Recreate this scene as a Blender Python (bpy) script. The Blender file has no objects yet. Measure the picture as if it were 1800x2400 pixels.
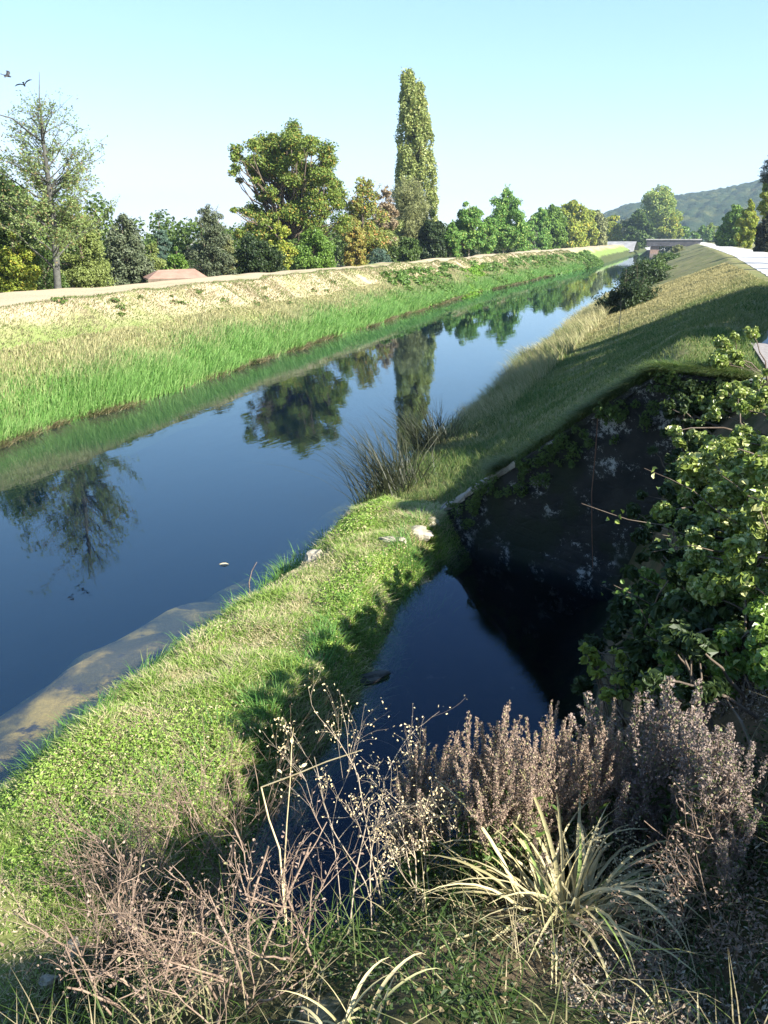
import bpy, math, numpy as np
from mathutils import Vector
R = math.radians
rng = np.random.default_rng(7)
scene = bpy.context.scene
COL = scene.collection

# ------------------------------------------------------------------ camera
EYE = np.array([0.0, 0.0, 5.0])
PITCH = math.atan(640 / 2000.0)
YAW = math.atan(700 / math.hypot(2000.0, 640))
cam_d = bpy.data.cameras.new('camera')
cam = bpy.data.objects.new('camera', cam_d)
COL.objects.link(cam)
cam.location = EYE
cam.rotation_euler = (math.pi / 2 - PITCH, 0, YAW)
cam_d.sensor_fit = 'VERTICAL'
cam_d.sensor_height = 36.0
cam_d.lens = 36.0 * 2000 / 2400
cam_d.clip_start = 0.05
cam_d.clip_end = 6000
scene.camera = cam
_F = np.array([-math.sin(YAW) * math.cos(PITCH), math.cos(YAW) * math.cos(PITCH), -math.sin(PITCH)])
_Rv = np.array([math.cos(YAW), math.sin(YAW), 0.0])
_U = np.cross(_Rv, _F)


def ray(x, y):
    return _F + _Rv * (x - 900) / 2000.0 + _U * (1200 - y) / 2000.0


def at_lateral(x, y, X):
    """the point where the line of sight through photo position (x, y) meets the plane at lateral X"""
    d = ray(x, y)
    return EYE + d * (X / d[0])


def at_dist(x, y, D):
    d = ray(x, y)
    return EYE + d * (D / math.hypot(d[0], d[1]))


def at_z(x, y, z):
    d = ray(x, y)
    return EYE + d * ((z - EYE[2]) / d[2])


# ------------------------------------------------------------------ noise
def _hash(ix, iy, s):
    n = (ix * 374761393 + iy * 668265263 + s * 974711) & 0x7fffffff
    n = (n ^ (n >> 13)) * 1274126177 & 0x7fffffff
    n = n ^ (n >> 16)
    return (n & 0xffff) / 65535.0


def vnoise(x, y, s=0):
    x = np.asarray(x, float); y = np.asarray(y, float)
    x, y = np.broadcast_arrays(x, y)
    ix = np.floor(x).astype(np.int64); iy = np.floor(y).astype(np.int64)
    fx = x - ix; fy = y - iy
    fx = fx * fx * (3 - 2 * fx); fy = fy * fy * (3 - 2 * fy)
    a = _hash(ix, iy, s); b = _hash(ix + 1, iy, s); c = _hash(ix, iy + 1, s); d = _hash(ix + 1, iy + 1, s)
    return (a + (b - a) * fx) * (1 - fy) + (c + (d - c) * fx) * fy


def fbm(x, y, s=0, o=3):
    v = 0; a = 0.5; t = 0
    for k in range(o):
        v = v + a * vnoise(np.asarray(x) * 2 ** k, np.asarray(y) * 2 ** k, s + k * 17); t += a; a *= 0.5
    return v / t


# ------------------------------------------------------------------ meshes
class MB:
    """collects vertices and faces, links them as ONE mesh object"""
    def __init__(self):
        self.v = []; self.f = []; self.n = 0; self.sm = []

    def add(self, v, f, smooth=False):
        v = np.asarray(v, np.float32).reshape(-1, 3)
        if not isinstance(f, list):
            f = [f]
        for q in f:
            q = np.asarray(q, np.int32)
            self.f.append(q + self.n); self.sm.append(smooth)
        self.v.append(v); self.n += len(v)

    def build(self, name, mat, parent=None, loc=None, link=True):
        me = bpy.data.meshes.new(name)
        v = np.concatenate(self.v)
        if loc is not None:
            v = v - np.asarray(loc, np.float32)
        me.vertices.add(len(v)); me.vertices.foreach_set('co', v.ravel())
        li = np.concatenate([q.ravel() for q in self.f])
        cnt = np.concatenate([np.full(len(q), q.shape[1], np.int32) for q in self.f])
        sm = np.concatenate([np.full(len(q), s, bool) for q, s in zip(self.f, self.sm)])
        st = np.concatenate([[0], np.cumsum(cnt)[:-1]]).astype(np.int32)
        me.loops.add(len(li)); me.loops.foreach_set('vertex_index', li)
        me.polygons.add(len(cnt)); me.polygons.foreach_set('loop_start', st)
        me.polygons.foreach_set('use_smooth', sm)
        me.update(calc_edges=True)
        me.materials.append(mat)
        o = bpy.data.objects.new(name, me)
        COL.objects.link(o)
        if parent is not None:
            o.parent = parent
        elif loc is not None:
            o.location = loc
        return o


def tag(o, label=None, cat=None, group=None, kind=None):
    if label: o['label'] = label
    if cat: o['category'] = cat
    if group: o['group'] = group
    if kind: o['kind'] = kind
    return o


def empty(name, loc, label, cat, group=None, rz=0.0):
    o = bpy.data.objects.new(name, None)
    COL.objects.link(o)
    o.location = loc; o.rotation_euler = (0, 0, rz)
    o.empty_display_size = 0.2
    return tag(o, label, cat, group)


def copy_tree(o, parent=None):
    c = o.copy(); COL.objects.link(c)
    if parent is not None:
        c.parent = parent
    for ch in list(o.children):
        copy_tree(ch, c)
    return c


def unit(v):
    return v / (np.linalg.norm(v, axis=-1, keepdims=True) + 1e-9)


def tube(mb, P, r, sides=6):
    P = np.asarray(P, float); n = len(P)
    r = np.broadcast_to(np.asarray(r, float), (n,))
    T = unit(np.gradient(P, axis=0))
    ref = np.array([0.31, 0.17, 0.93]) if abs(T[0, 2]) < 0.8 else np.array([1.0, 0.2, 0.1])
    A = unit(np.cross(T, ref)); B = np.cross(T, A)
    a = np.arange(sides) * 2 * math.pi / sides
    V = P[:, None, :] + r[:, None, None] * (A[:, None, :] * np.cos(a)[None, :, None] + B[:, None, :] * np.sin(a)[None, :, None])
    i = np.arange(n - 1)[:, None] * sides; j = np.arange(sides)[None, :]; k = (j + 1) % sides
    F = np.stack([i + j, i + k, i + sides + k, i + sides + j], -1).reshape(-1, 4)
    mb.add(V.reshape(-1, 3), F, True)


def curve(a, b, n=6, bow=0.1, g=None):
    g = g or rng
    a = np.asarray(a, float); b = np.asarray(b, float)
    t = np.linspace(0, 1, n)[:, None]
    L = np.linalg.norm(b - a)
    off = g.normal(0, bow * L, 3)
    w = g.normal(0, bow * L * 0.25, (n, 3)) * np.sin(t * math.pi)
    return a + (b - a) * t + off * (t * (1 - t) * 2) + w


def leaves(mb, C, N, L, W, oval=False, fold=0.25, T=None):
    """leaf faces: centres C, normals N"""
    n = len(C)
    C = np.asarray(C, float); N = unit(np.asarray(N, float))
    if T is None:
        T = rng.normal(0, 1, (n, 3))
    T = unit(T - N * (T * N).sum(-1, keepdims=True))
    B = np.cross(N, T)
    L = np.broadcast_to(L, (n,))[:, None]; W = np.broadcast_to(W, (n,))[:, None]
    up = N * W * fold
    if not oval:
        V = np.stack([C - T * L / 2, C + B * W / 2 + up, C + T * L / 2, C - B * W / 2 + up], 1)
        i = np.arange(n)[:, None] * 4
        mb.add(V.reshape(-1, 3), np.concatenate([i + [0, 1, 2], i + [0, 2, 3]]))
    else:
        V = np.stack([C - T * L / 2, C - T * L * .16 + B * W / 2 + up, C + T * L * .2 + B * W * .4 + up, C + T * L / 2 - up * .6,
                      C + T * L * .2 - B * W * .4 + up, C - T * L * .16 - B * W / 2 + up], 1)
        i = np.arange(n)[:, None] * 6
        mb.add(V.reshape(-1, 3), np.concatenate([i + [0, 1, 2, 3], i + [0, 3, 4, 5]]))


def blades(mb, P, h, w, az=None, lean=0.2, curv=0.3, seg=2):
    P = np.asarray(P, float); n = len(P)
    az = rng.uniform(0, 2 * math.pi, n) if az is None else np.broadcast_to(az, (n,))
    h = np.broadcast_to(h, (n,)); w = np.broadcast_to(w, (n,))
    lean = np.broadcast_to(lean, (n,)); curv = np.broadcast_to(curv, (n,))
    d = np.stack([np.cos(az), np.sin(az), np.zeros(n)], -1)
    a2 = az + math.pi / 2 + rng.normal(0, 0.7, n)
    s = np.stack([np.cos(a2), np.sin(a2), np.zeros(n)], -1)
    rows = []
    for k in range(seg + 1):
        t = k / seg
        c = P + d * ((lean * t + curv * t * t) * h)[:, None]
        c[:, 2] += h * (t - 0.35 * np.minimum(curv, 1.6) * t * t * t)
        if k < seg:
            ww = (w * (1 - t * t * 0.8) / 2)[:, None]
            rows += [c - s * ww, c + s * ww]
        else:
            rows.append(c)
    V = np.stack(rows, 1); m = 2 * seg + 1
    i = np.arange(n)[:, None] * m
    fs = []
    for k in range(seg - 1):
        fs.append(i + [2 * k, 2 * k + 1, 2 * k + 3, 2 * k + 2])
    tri = i + [2 * seg - 2, 2 * seg - 1, 2 * seg]
    mb.add(V.reshape(-1, 3), ([np.concatenate(fs)] if fs else []) + [tri])


def grid(mb, xs, ys, zf, smooth=True, warp=None):
    X, Y = np.meshgrid(xs, ys)
    if warp is not None:
        X, Y = warp(X, Y)
    Z = zf(X, Y)
    nx, ny = len(xs), len(ys)
    i = np.arange(ny - 1)[:, None] * nx + np.arange(nx - 1)[None, :]
    F = np.stack([i, i + 1, i + nx + 1, i + nx], -1).reshape(-1, 4)
    mb.add(np.stack([X, Y, Z], -1).reshape(-1, 3), F, smooth)


def box(mb, x0, x1, y0, y1, z0, z1):
    v = [(x0, y0, z0), (x1, y0, z0), (x1, y1, z0), (x0, y1, z0), (x0, y0, z1), (x1, y0, z1), (x1, y1, z1), (x0, y1, z1)]
    mb.add(v, np.array([(0, 3, 2, 1), (4, 5, 6, 7), (0, 1, 5, 4), (1, 2, 6, 5), (2, 3, 7, 6), (3, 0, 4, 7)]))


# ------------------------------------------------------------------ materials
def new_mat(name):
    m = bpy.data.materials.new(name); m.use_nodes = True
    nt = m.node_tree; nt.nodes.clear()
    out = nt.nodes.new('ShaderNodeOutputMaterial')
    return m, nt, out


def nd(nt, t, **kw):
    n = nt.nodes.new(t)
    for k, v in kw.items():
        setattr(n, k, v)
    return n


def mixc(nt, fac, a, b):
    n = nd(nt, 'ShaderNodeMix', data_type='RGBA')
    for s, v in ((0, fac), (6, a), (7, b)):
        if isinstance(v, (int, float)):
            n.inputs[s].default_value = v
        elif isinstance(v, tuple):
            n.inputs[s].default_value = (*v, 1)
        else:
            nt.links.new(v, n.inputs[s])
    return n.outputs[2]


def math_(nt, op, a, b=0.0, clamp=False):
    n = nd(nt, 'ShaderNodeMath', operation=op); n.use_clamp = clamp
    for s, v in ((0, a), (1, b)):
        if isinstance(v, (int, float)):
            n.inputs[s].default_value = v
        else:
            nt.links.new(v, n.inputs[s])
    return n.outputs[0]


def noise_(nt, vec, scale, detail=3, rough=0.55):
    n = nd(nt, 'ShaderNodeTexNoise'); n.inputs['Scale'].default_value = scale
    n.inputs['Detail'].default_value = detail; n.inputs['Roughness'].default_value = rough
    nt.links.new(vec, n.inputs['Vector'])
    return n.outputs[0]


def ramp_(nt, v, lo, hi):
    n = nd(nt, 'ShaderNodeMapRange'); n.inputs[1].default_value = lo; n.inputs[2].default_value = hi
    n.interpolation_type = 'SMOOTHSTEP'
    nt.links.new(v, n.inputs[0])
    return n.outputs[0]


def leaf_mat(name, c1, c2, c3=None, trans=0.35, scale=0.5, gloss=0.35, rough=0.5):
    m, nt, out = new_mat(name)
    tc = nd(nt, 'ShaderNodeTexCoord'); g = nd(nt, 'ShaderNodeNewGeometry')
    rnd = g.outputs['Random Per Island']
    f = math_(nt, 'ADD', math_(nt, 'MULTIPLY', rnd, 0.6), math_(nt, 'MULTIPLY', ramp_(nt, noise_(nt, tc.outputs['Object'], scale), 0.3, 0.7), 0.4))
    c = mixc(nt, f, c1, c2)
    if c3:
        k = ramp_(nt, rnd, 0.84, 0.9)
        c = mixc(nt, k, c, c3)
    p = nd(nt, 'ShaderNodeBsdfPrincipled'); p.inputs['Roughness'].default_value = rough
    p.inputs['Specular IOR Level'].default_value = gloss
    nt.links.new(c, p.inputs['Base Color'])
    t = nd(nt, 'ShaderNodeBsdfTranslucent'); nt.links.new(c, t.inputs['Color'])
    mx = nd(nt, 'ShaderNodeMixShader'); mx.inputs[0].default_value = trans
    nt.links.new(p.outputs[0], mx.inputs[1]); nt.links.new(t.outputs[0], mx.inputs[2])
    nt.links.new(mx.outputs[0], out.inputs['Surface'])
    return m


def plain_mat(name, c1, c2, scale=8.0, rough=0.85, bump=0.3, bscale=None, spec=0.3, stretch=None, bdist=0.02):
    m, nt, out = new_mat(name)
    tc = nd(nt, 'ShaderNodeTexCoord'); vec = tc.outputs['Object']
    if stretch:
        mp = nd(nt, 'ShaderNodeMapping'); mp.inputs['Scale'].default_value = stretch
        nt.links.new(vec, mp.inputs['Vector']); vec = mp.outputs[0]
    n1 = noise_(nt, vec, scale, 6, 0.65)
    c = mixc(nt, ramp_(nt, n1, 0.3, 0.7), c1, c2)
    p = nd(nt, 'ShaderNodeBsdfPrincipled'); p.inputs['Roughness'].default_value = rough
    p.inputs['Specular IOR Level'].default_value = spec
    nt.links.new(c, p.inputs['Base Color'])
    b = nd(nt, 'ShaderNodeBump'); b.inputs['Strength'].default_value = bump; b.inputs['Distance'].default_value = bdist
    nt.links.new(noise_(nt, vec, bscale or scale * 3, 6, 0.7), b.inputs['Height'])
    nt.links.new(b.outputs[0], p.inputs['Normal'])
    nt.links.new(p.outputs[0], out.inputs['Surface'])
    return m


def ground_mat(name, layers, bump=0.5, bscale=14.0, bdist=0.04):
    """layers: (colour, kind, args) mixed over each other; kind 'noise'(scale, lo, hi) or axis 'z'/'x'/'y'(lo, hi, wobble)"""
    m, nt, out = new_mat(name)
    tc = nd(nt, 'ShaderNodeTexCoord'); vec = tc.outputs['Object']
    sep = nd(nt, 'ShaderNodeSeparateXYZ'); nt.links.new(vec, sep.inputs[0])
    c = layers[0][0]
    for col, kind, a in layers[1:]:
        if kind == 'noise':
            f = ramp_(nt, noise_(nt, vec, a[0], 5, 0.65), a[1], a[2])
        else:
            ax = sep.outputs['XYZ'.index(kind.upper())]
            w = math_(nt, 'MULTIPLY', math_(nt, 'SUBTRACT', noise_(nt, vec, a[3] if len(a) > 3 else 0.5, 5, 0.6), 0.5), a[2])
            f = ramp_(nt, math_(nt, 'ADD', ax, w), a[0], a[1])
        c = mixc(nt, f, c, col)
    fine = noise_(nt, vec, 30, 4, 0.7)
    hs = nd(nt, 'ShaderNodeHueSaturation'); nt.links.new(c, hs.inputs['Color'])
    nt.links.new(math_(nt, 'ADD', math_(nt, 'MULTIPLY', fine, 0.9), 0.55), hs.inputs['Value'])
    p = nd(nt, 'ShaderNodeBsdfPrincipled'); p.inputs['Roughness'].default_value = 0.95
    p.inputs['Specular IOR Level'].default_value = 0.15
    nt.links.new(hs.outputs[0], p.inputs['Base Color'])
    b = nd(nt, 'ShaderNodeBump'); b.inputs['Strength'].default_value = bump; b.inputs['Distance'].default_value = bdist
    nt.links.new(noise_(nt, vec, bscale, 6, 0.75), b.inputs['Height'])
    nt.links.new(b.outputs[0], p.inputs['Normal'])
    nt.links.new(p.outputs[0], out.inputs['Surface'])
    return m


def grass_mat(name, lo, hi, axis=None, rng_=None, dry=None, dry_amt=(0.45, 0.7), nscale=0.6, trans=0.4):
    """blade colour: random per blade, patches by noise, and along an axis of the ground from fresh or shade-dark green to dry or sunlit yellow"""
    m, nt, out = new_mat(name)
    tc = nd(nt, 'ShaderNodeTexCoord'); vec = tc.outputs['Object']
    g = nd(nt, 'ShaderNodeNewGeometry'); rnd = g.outputs['Random Per Island']
    c = mixc(nt, rnd, lo, hi)
    if dry:
        f = ramp_(nt, math_(nt, 'ADD', noise_(nt, vec, nscale, 5, 0.65), math_(nt, 'MULTIPLY', math_(nt, 'SUBTRACT', rnd, 0.5), 0.35)), dry_amt[0], dry_amt[1])
        if axis:
            sep = nd(nt, 'ShaderNodeSeparateXYZ'); nt.links.new(vec, sep.inputs[0])
            w = math_(nt, 'MULTIPLY', math_(nt, 'SUBTRACT', noise_(nt, vec, nscale, 4, 0.6), 0.5), rng_[2])
            w2 = math_(nt, 'MULTIPLY', math_(nt, 'SUBTRACT', rnd, 0.5), rng_[2] * 0.5)
            fa = ramp_(nt, math_(nt, 'ADD', math_(nt, 'ADD', sep.outputs['XYZ'.index(axis.upper())], w), w2), rng_[0], rng_[1])
            f = math_(nt, 'MAXIMUM', math_(nt, 'MULTIPLY', f, 0.35), fa)
        c = mixc(nt, f, c, dry)
    p = nd(nt, 'ShaderNodeBsdfPrincipled'); p.inputs['Roughness'].default_value = 0.55
    p.inputs['Specular IOR Level'].default_value = 0.25
    nt.links.new(c, p.inputs['Base Color'])
    t = nd(nt, 'ShaderNodeBsdfTranslucent'); nt.links.new(c, t.inputs['Color'])
    mx = nd(nt, 'ShaderNodeMixShader'); mx.inputs[0].default_value = trans
    nt.links.new(p.outputs[0], mx.inputs[1]); nt.links.new(t.outputs[0], mx.inputs[2])
    nt.links.new(mx.outputs[0], out.inputs['Surface'])
    return m


def water_mat(name, absorb, dens, r1, bump, body=(.004, .05, .16), turb=.06, ior=1.6, tint=(0.80, 0.93, 1.0)):
    m, nt, out = new_mat(name)
    tc = nd(nt, 'ShaderNodeTexCoord')
    mp = nd(nt, 'ShaderNodeMapping'); mp.inputs['Scale'].default_value = (1.0, 0.35, 1.0); mp.inputs['Rotation'].default_value = (0, 0, R(-60))
    nt.links.new(tc.outputs['Object'], mp.inputs['Vector'])
    n1 = noise_(nt, mp.outputs[0], 2.2, 3, 0.5); n2 = noise_(nt, mp.outputs[0], 9.0, 2, 0.5)
    big = ramp_(nt, noise_(nt, tc.outputs['Object'], 0.12, 2, 0.5), 0.4, 0.65)
    h = math_(nt, 'ADD', n1, math_(nt, 'MULTIPLY', n2, 0.25))
    b = nd(nt, 'ShaderNodeBump'); b.inputs['Distance'].default_value = bump
    nt.links.new(math_(nt, 'ADD', math_(nt, 'MULTIPLY', big, 0.6), 0.4), b.inputs['Strength'])
    nt.links.new(h, b.inputs['Height'])
    fr = nd(nt, 'ShaderNodeFresnel'); fr.inputs[0].default_value = ior; nt.links.new(b.outputs[0], fr.inputs['Normal'])
    gl = nd(nt, 'ShaderNodeBsdfGlossy'); gl.inputs['Roughness'].default_value = r1; nt.links.new(b.outputs[0], gl.inputs['Normal'])
    gl.inputs['Color'].default_value = (*tint, 1)
    tr = nd(nt, 'ShaderNodeBsdfTransparent')
    mx = nd(nt, 'ShaderNodeMixShader')
    df = nd(nt, 'ShaderNodeBsdfDiffuse'); df.inputs['Color'].default_value = (*body, 1)
    mb_ = nd(nt, 'ShaderNodeMixShader'); mb_.inputs[0].default_value = turb
    nt.links.new(tr.outputs[0], mb_.inputs[1]); nt.links.new(df.outputs[0], mb_.inputs[2])
    # seen from below the surface the node would give total reflection: let daylight through there
    geo = nd(nt, 'ShaderNodeNewGeometry')
    front = math_(nt, 'SUBTRACT', 1.0, geo.outputs['Backfacing'])
    fac = math_(nt, 'ADD', math_(nt, 'MULTIPLY', fr.outputs[0], front), math_(nt, 'MULTIPLY', geo.outputs['Backfacing'], 0.06))
    nt.links.new(fac, mx.inputs[0]); nt.links.new(mb_.outputs[0], mx.inputs[1]); nt.links.new(gl.outputs[0], mx.inputs[2])
    nt.links.new(mx.outputs[0], out.inputs['Surface'])
    va = nd(nt, 'ShaderNodeVolumeAbsorption'); va.inputs['Color'].default_value = (*absorb, 1); va.inputs['Density'].default_value = dens
    nt.links.new(va.outputs[0], out.inputs['Volume'])
    return m


BARK = plain_mat('bark', (0.075, 0.055, 0.04), (0.16, 0.13, 0.10), 6, 0.9, 0.6, spec=0.15, stretch=(1, 1, 0.25))
PALEBARK = plain_mat('pale_bark', (0.22, 0.19, 0.14), (0.34, 0.30, 0.22), 6, 0.9, 0.4, spec=0.15)
DRYTWIG = plain_mat('dry_twig', (0.13, 0.09, 0.065), (0.28, 0.205, 0.15), 9, 0.8, 0.2, spec=0.2)
DRYSTALK = plain_mat('dry_stalk_bark', (0.24, 0.19, 0.13), (0.42, 0.34, 0.25), 9, .7, .1)
STRAW = plain_mat('straw_stem', (0.46, 0.36, 0.19), (0.62, 0.52, 0.31), 9, 0.6, 0.1, spec=0.3)

LEAF = dict(
    autumn=leaf_mat('autumn_leaves', (0.130, 0.165, 0.030), (0.280, 0.290, 0.060), (0.360, 0.200, 0.060)),
    oak=leaf_mat('oak_leaves', (0.086, 0.144, 0.023), (0.213, 0.276, 0.046), (0.299, 0.230, 0.049)),
    poplar=leaf_mat('poplar_leaves', (0.161, 0.207, 0.052), (0.333, 0.380, 0.115), (0.414, 0.402, 0.138), gloss=.5, scale=.4),
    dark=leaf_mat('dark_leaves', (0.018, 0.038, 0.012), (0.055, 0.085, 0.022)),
    deep=leaf_mat('deep_green_leaves', (0.043, 0.079, 0.017), (0.108, 0.166, 0.034)),
    mid=leaf_mat('mid_green_leaves', (0.075, 0.149, 0.021), (0.164, 0.261, 0.041)),
    fresh=leaf_mat('fresh_green_leaves', (0.083, 0.187, 0.033), (0.187, 0.337, 0.067), (0.299, 0.374, 0.090)),
    pale=leaf_mat('pale_green_leaves', (0.143, 0.187, 0.048), (0.261, 0.307, 0.090)),
    olive=leaf_mat('olive_leaves', (0.149, 0.172, 0.063), (0.269, 0.276, 0.113), trans=0.3),
    yellow=leaf_mat('yellow_green_leaves', (0.147, 0.210, 0.023), (0.326, 0.357, 0.053), (0.399, 0.347, 0.053)),
    ochre=leaf_mat('ochre_leaves', (0.196, 0.190, 0.040), (0.356, 0.322, 0.081), (0.414, 0.253, 0.069)),
    pink=leaf_mat('faded_pinkish_leaves', (0.224, 0.164, 0.098), (0.359, 0.284, 0.164)),
    blue=leaf_mat('blue_green_needles', (0.041, 0.083, 0.060), (0.105, 0.164, 0.105), trans=0.15),
    greydark=leaf_mat('grey_green_leaves', (0.060, 0.083, 0.041), (0.128, 0.149, 0.078), trans=0.2),
    locust=leaf_mat('locust_leaflets', (0.12, 0.18, 0.05), (0.25, 0.31, 0.11), (0.24, 0.18, 0.08)),
    backlit_dark=leaf_mat('dark_backlit_leaves', (0.020, 0.026, 0.012), (0.045, 0.050, 0.020)),  # near-black leaf colour stands for backlit and shaded foliage
    big=leaf_mat('big_tree_leaves', (0.149, 0.224, 0.045), (0.299, 0.374, 0.083), (0.419, 0.434, 0.090), scale=0.1),
)

# ------------------------------------------------------------------ ground shape
PY = np.array([-30, 8.0, 14, 16, 25, 38, 42, 94, 150, 420, 1500])
PXL = np.array([1.15, 1.15, 1.2, 1.5, 2.75, 3.5, 3.75, 4.9, 5.2, 5.2, 5.2])   # left edge of the path
CY = np.array([-30, 11.0, 14, 20, 30, 40, 94, 150, 420, 1500])
CX = np.array([0.5, 0.3, 0.45, 1.2, 2.2, 2.9, 4.1, 4.5, 4.6, 4.6])             # crest of the right bank


def wall_y(X):
    return 11.62 - 0.45 * (X + 0.36)


def h_right(X, Y):
    """right bank beyond the retaining wall"""
    xc = np.interp(Y, CY, CX)
    far = 3.4 * np.clip((X + 5.45) / (xc + 5.45), -0.5, 1)
    near = np.interp(X, [-7, -5.5, -5.0, -3.3, -1.6, 0.2, 1.0], [-1.2, -0.08, 0.35, 0.78, 2.05, 3.4, 3.42])
    k = np.clip((Y - 14) / 10.0, 0, 1); k = k * k * (3 - 2 * k)
    z = near * (1 - k) + far * k
    z = np.where(X > xc + 0.2, 3.4, z)
    z = z + (fbm(X * 0.9, Y * 0.9, 5) - 0.5) * 0.16 * np.clip((xc + 1 - X) / 1.0, 0, 1)
    return z


def h_near(X, Y):
    """levee, side basin and the bank below the camera"""
    edge = -5.25 + 0.25 * (vnoise(Y * 0.55, 0 * Y, 3) - 0.5) * 2
    lev = np.interp(X - edge, [-2.2, -0.4, 0, 0.22, 0.7, 1.5], [-2.4, -0.9, -0.06, 0.42, 0.68, 0.76])
    rt = -3.2 + 0.3 * (vnoise(Y * 0.7, 0 * Y, 8) - 0.5) * 2
    fall = np.clip((X - rt) / 0.8, 0, 1)
    lev = lev * (1 - fall) + (-0.35) * fall
    lev = lev + (fbm(X * 1.7, Y * 1.7, 11) - 0.5) * 0.16
    # bank on the right of the basin
    rb = np.interp(X, [-2.6, -1.3, -0.45, 0.35, 1.1], [-3, -0.6, 0.2, 2.6, 3.4]) + (fbm(X * 2, Y * 2, 4) - .5) * .1
    # bank under the camera
    ye = 3.75 + 0.75 * np.minimum(X, 0.2) + .25 + (vnoise(X * 2.0, 0 * X, 77) - .5) * .3
    ye = ye - 0.45 * np.exp(-((X + .42 * Y + .03) / .27) ** 2)
    nb = 3.42 - 0.45 * np.clip(Y - 0.5, 0, 9) - 0.45 * np.clip(-(X + 0.6), 0, 9) - 1.0 * np.clip(-(X + 1.7), 0, 9) - 1.9 * np.clip(Y - ye, 0, 9)
    nb = nb + (fbm(X * 2.2, Y * 2.2, 21) - .5) * .28
    z = np.maximum(np.maximum(lev, rb), nb)
    return np.minimum(z, 3.42)


def h_bed(X, Y):
    shelf = np.clip((-X - 5.2) / (1.9 + 1.6 * vnoise(Y * 0.35, 0 * Y, 31)), 0, 1)
    deep = np.clip((Y - 9) / 4, 0, 1)
    d = (0.06 + 0.32 * shelf ** 1.4 + 2.2 * np.clip((-X - 6.8) / 3.4, 0, 1)) + 0.6 * deep
    return -d + (fbm(X * 1.5, Y * 1.5, 33) - 0.5) * 0.30


def h_left(X, Y):
    w = -16.3 - 0.9 * np.interp(Y, [0, 22, 45, 80, 120, 170, 300], [-0.3, -0.2, 1.3, 2.5, 1.6, -1.0, -1.0])
    w = w + 0.35 * (fbm(Y * 0.16, 0 * Y, 41) - 0.5) * 2 + .22 * (fbm(Y * 0.9, 0 * Y, 44) - .5) * 2
    crest = w - 4.3
    z = np.interp(X, [-400, -34, -29.5, -25.2], [1.0, 1.0, 1.5, 2.95])
    u = np.clip((w - X) / (w - crest), -0.6, 1)
    s = np.where(u < 0, u * 2.2, 2.95 * (u ** 0.9 if False else np.sign(u) * np.abs(u) ** 0.85))
    z = np.where(X > crest, s, z)
    z = np.where((X <= crest) & (X > -25.2), 2.95, z)
    bump = np.clip((Y - 60) / 30, 0, 1)
    z = z + (fbm(X * 0.35, Y * 0.35, 43) - 0.5) * (0.30 + 0.5 * bump) * np.clip((w - X) / 1.5, 0, 1) * np.clip((X + 27) / 3, 0, 1)
    return z


def w_left(Y):
    Y = np.asarray(Y, float)
    w = -16.3 - 0.9 * np.interp(Y, [0, 22, 45, 80, 120, 170, 300], [-0.3, -0.2, 1.3, 2.5, 1.6, -1.0, -1.0])
    return w + 0.35 * (fbm(Y * 0.16, 0 * Y, 41) - 0.5) * 2 + .22 * (fbm(Y * 0.9, 0 * Y, 44) - .5) * 2


YS = np.concatenate([np.arange(-12, 40, 0.35), np.geomspace(40, 440, 160)[1:]])

m_left = ground_mat('left_bank_soil', [((0.22, 0.19, 0.10), 0, 0),
    ((0.36, 0.29, 0.19), 'z', (1.2, 2.3, 1.1, 0.35)), ((0.19, 0.21, 0.07), 'noise', (0.35, 0.5, 0.72)),
    ((0.14, 0.19, 0.05), 'x', (-20.2, -18.2, 3.0, 0.3)),
    ((0.30, 0.25, 0.19), 'noise', (0.8, 0.62, 0.78)), ((0.05, 0.06, 0.02), 'x', (-17.4, -16.7, 0.6, 0.6))])
mb = MB()
xl = np.concatenate([[-400, -150, -80, -50], np.arange(-40, -26, 1.0), np.arange(-26, -14.4, 0.25)])
grid(mb, xl, YS, h_left)
tag(mb.build('left_bank', m_left), kind='structure')

m_bed = ground_mat('canal_bed_mud', [((0.07, 0.06, 0.03), 0, 0), ((0.36, 0.25, 0.075), 'noise', (0.9, 0.42, 0.62)), ((0.05, 0.055, 0.035), 'x', (-6.5, -8.8, 2.8, .45)),
    ((0.045, 0.04, 0.035), 'noise', (2.3, 0.53, 0.64))], bump=0.6)
mb = MB(); grid(mb, np.concatenate([np.arange(-19, -9, 0.7), np.arange(-9, -4.6, 0.15)]), YS, h_bed)
tag(mb.build('canal_bed', m_bed), kind='structure')

m_right = ground_mat('right_bank_turf', [((0.13, 0.14, 0.05), 0, 0), ((0.20, 0.175, 0.08), 'noise', (0.5, 0.4, 0.6)),
    ((0.10, 0.12, 0.035), 'noise', (1.6, 0.52, 0.68)), ((0.26, 0.22, 0.12), 'noise', (6.0, 0.62, 0.8))])
mb = MB()
grid(mb, np.concatenate([np.arange(-6.6, 5.0, 0.2), [5.6, 7, 10, 15, 30, 80, 400]]), np.concatenate([np.linspace(0, 28, 90), np.geomspace(28, 440, 140)[1:]]),
     h_right, warp=lambda X, Y: (X, np.where(Y < 28, wall_y(np.clip(X, -4, 1.0)) + 0.25 + Y / 28.0 * (28 - wall_y(np.clip(X, -4, 1.0)) - 0.25), Y)))
tag(mb.build('right_bank', m_right), kind='structure')

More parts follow.
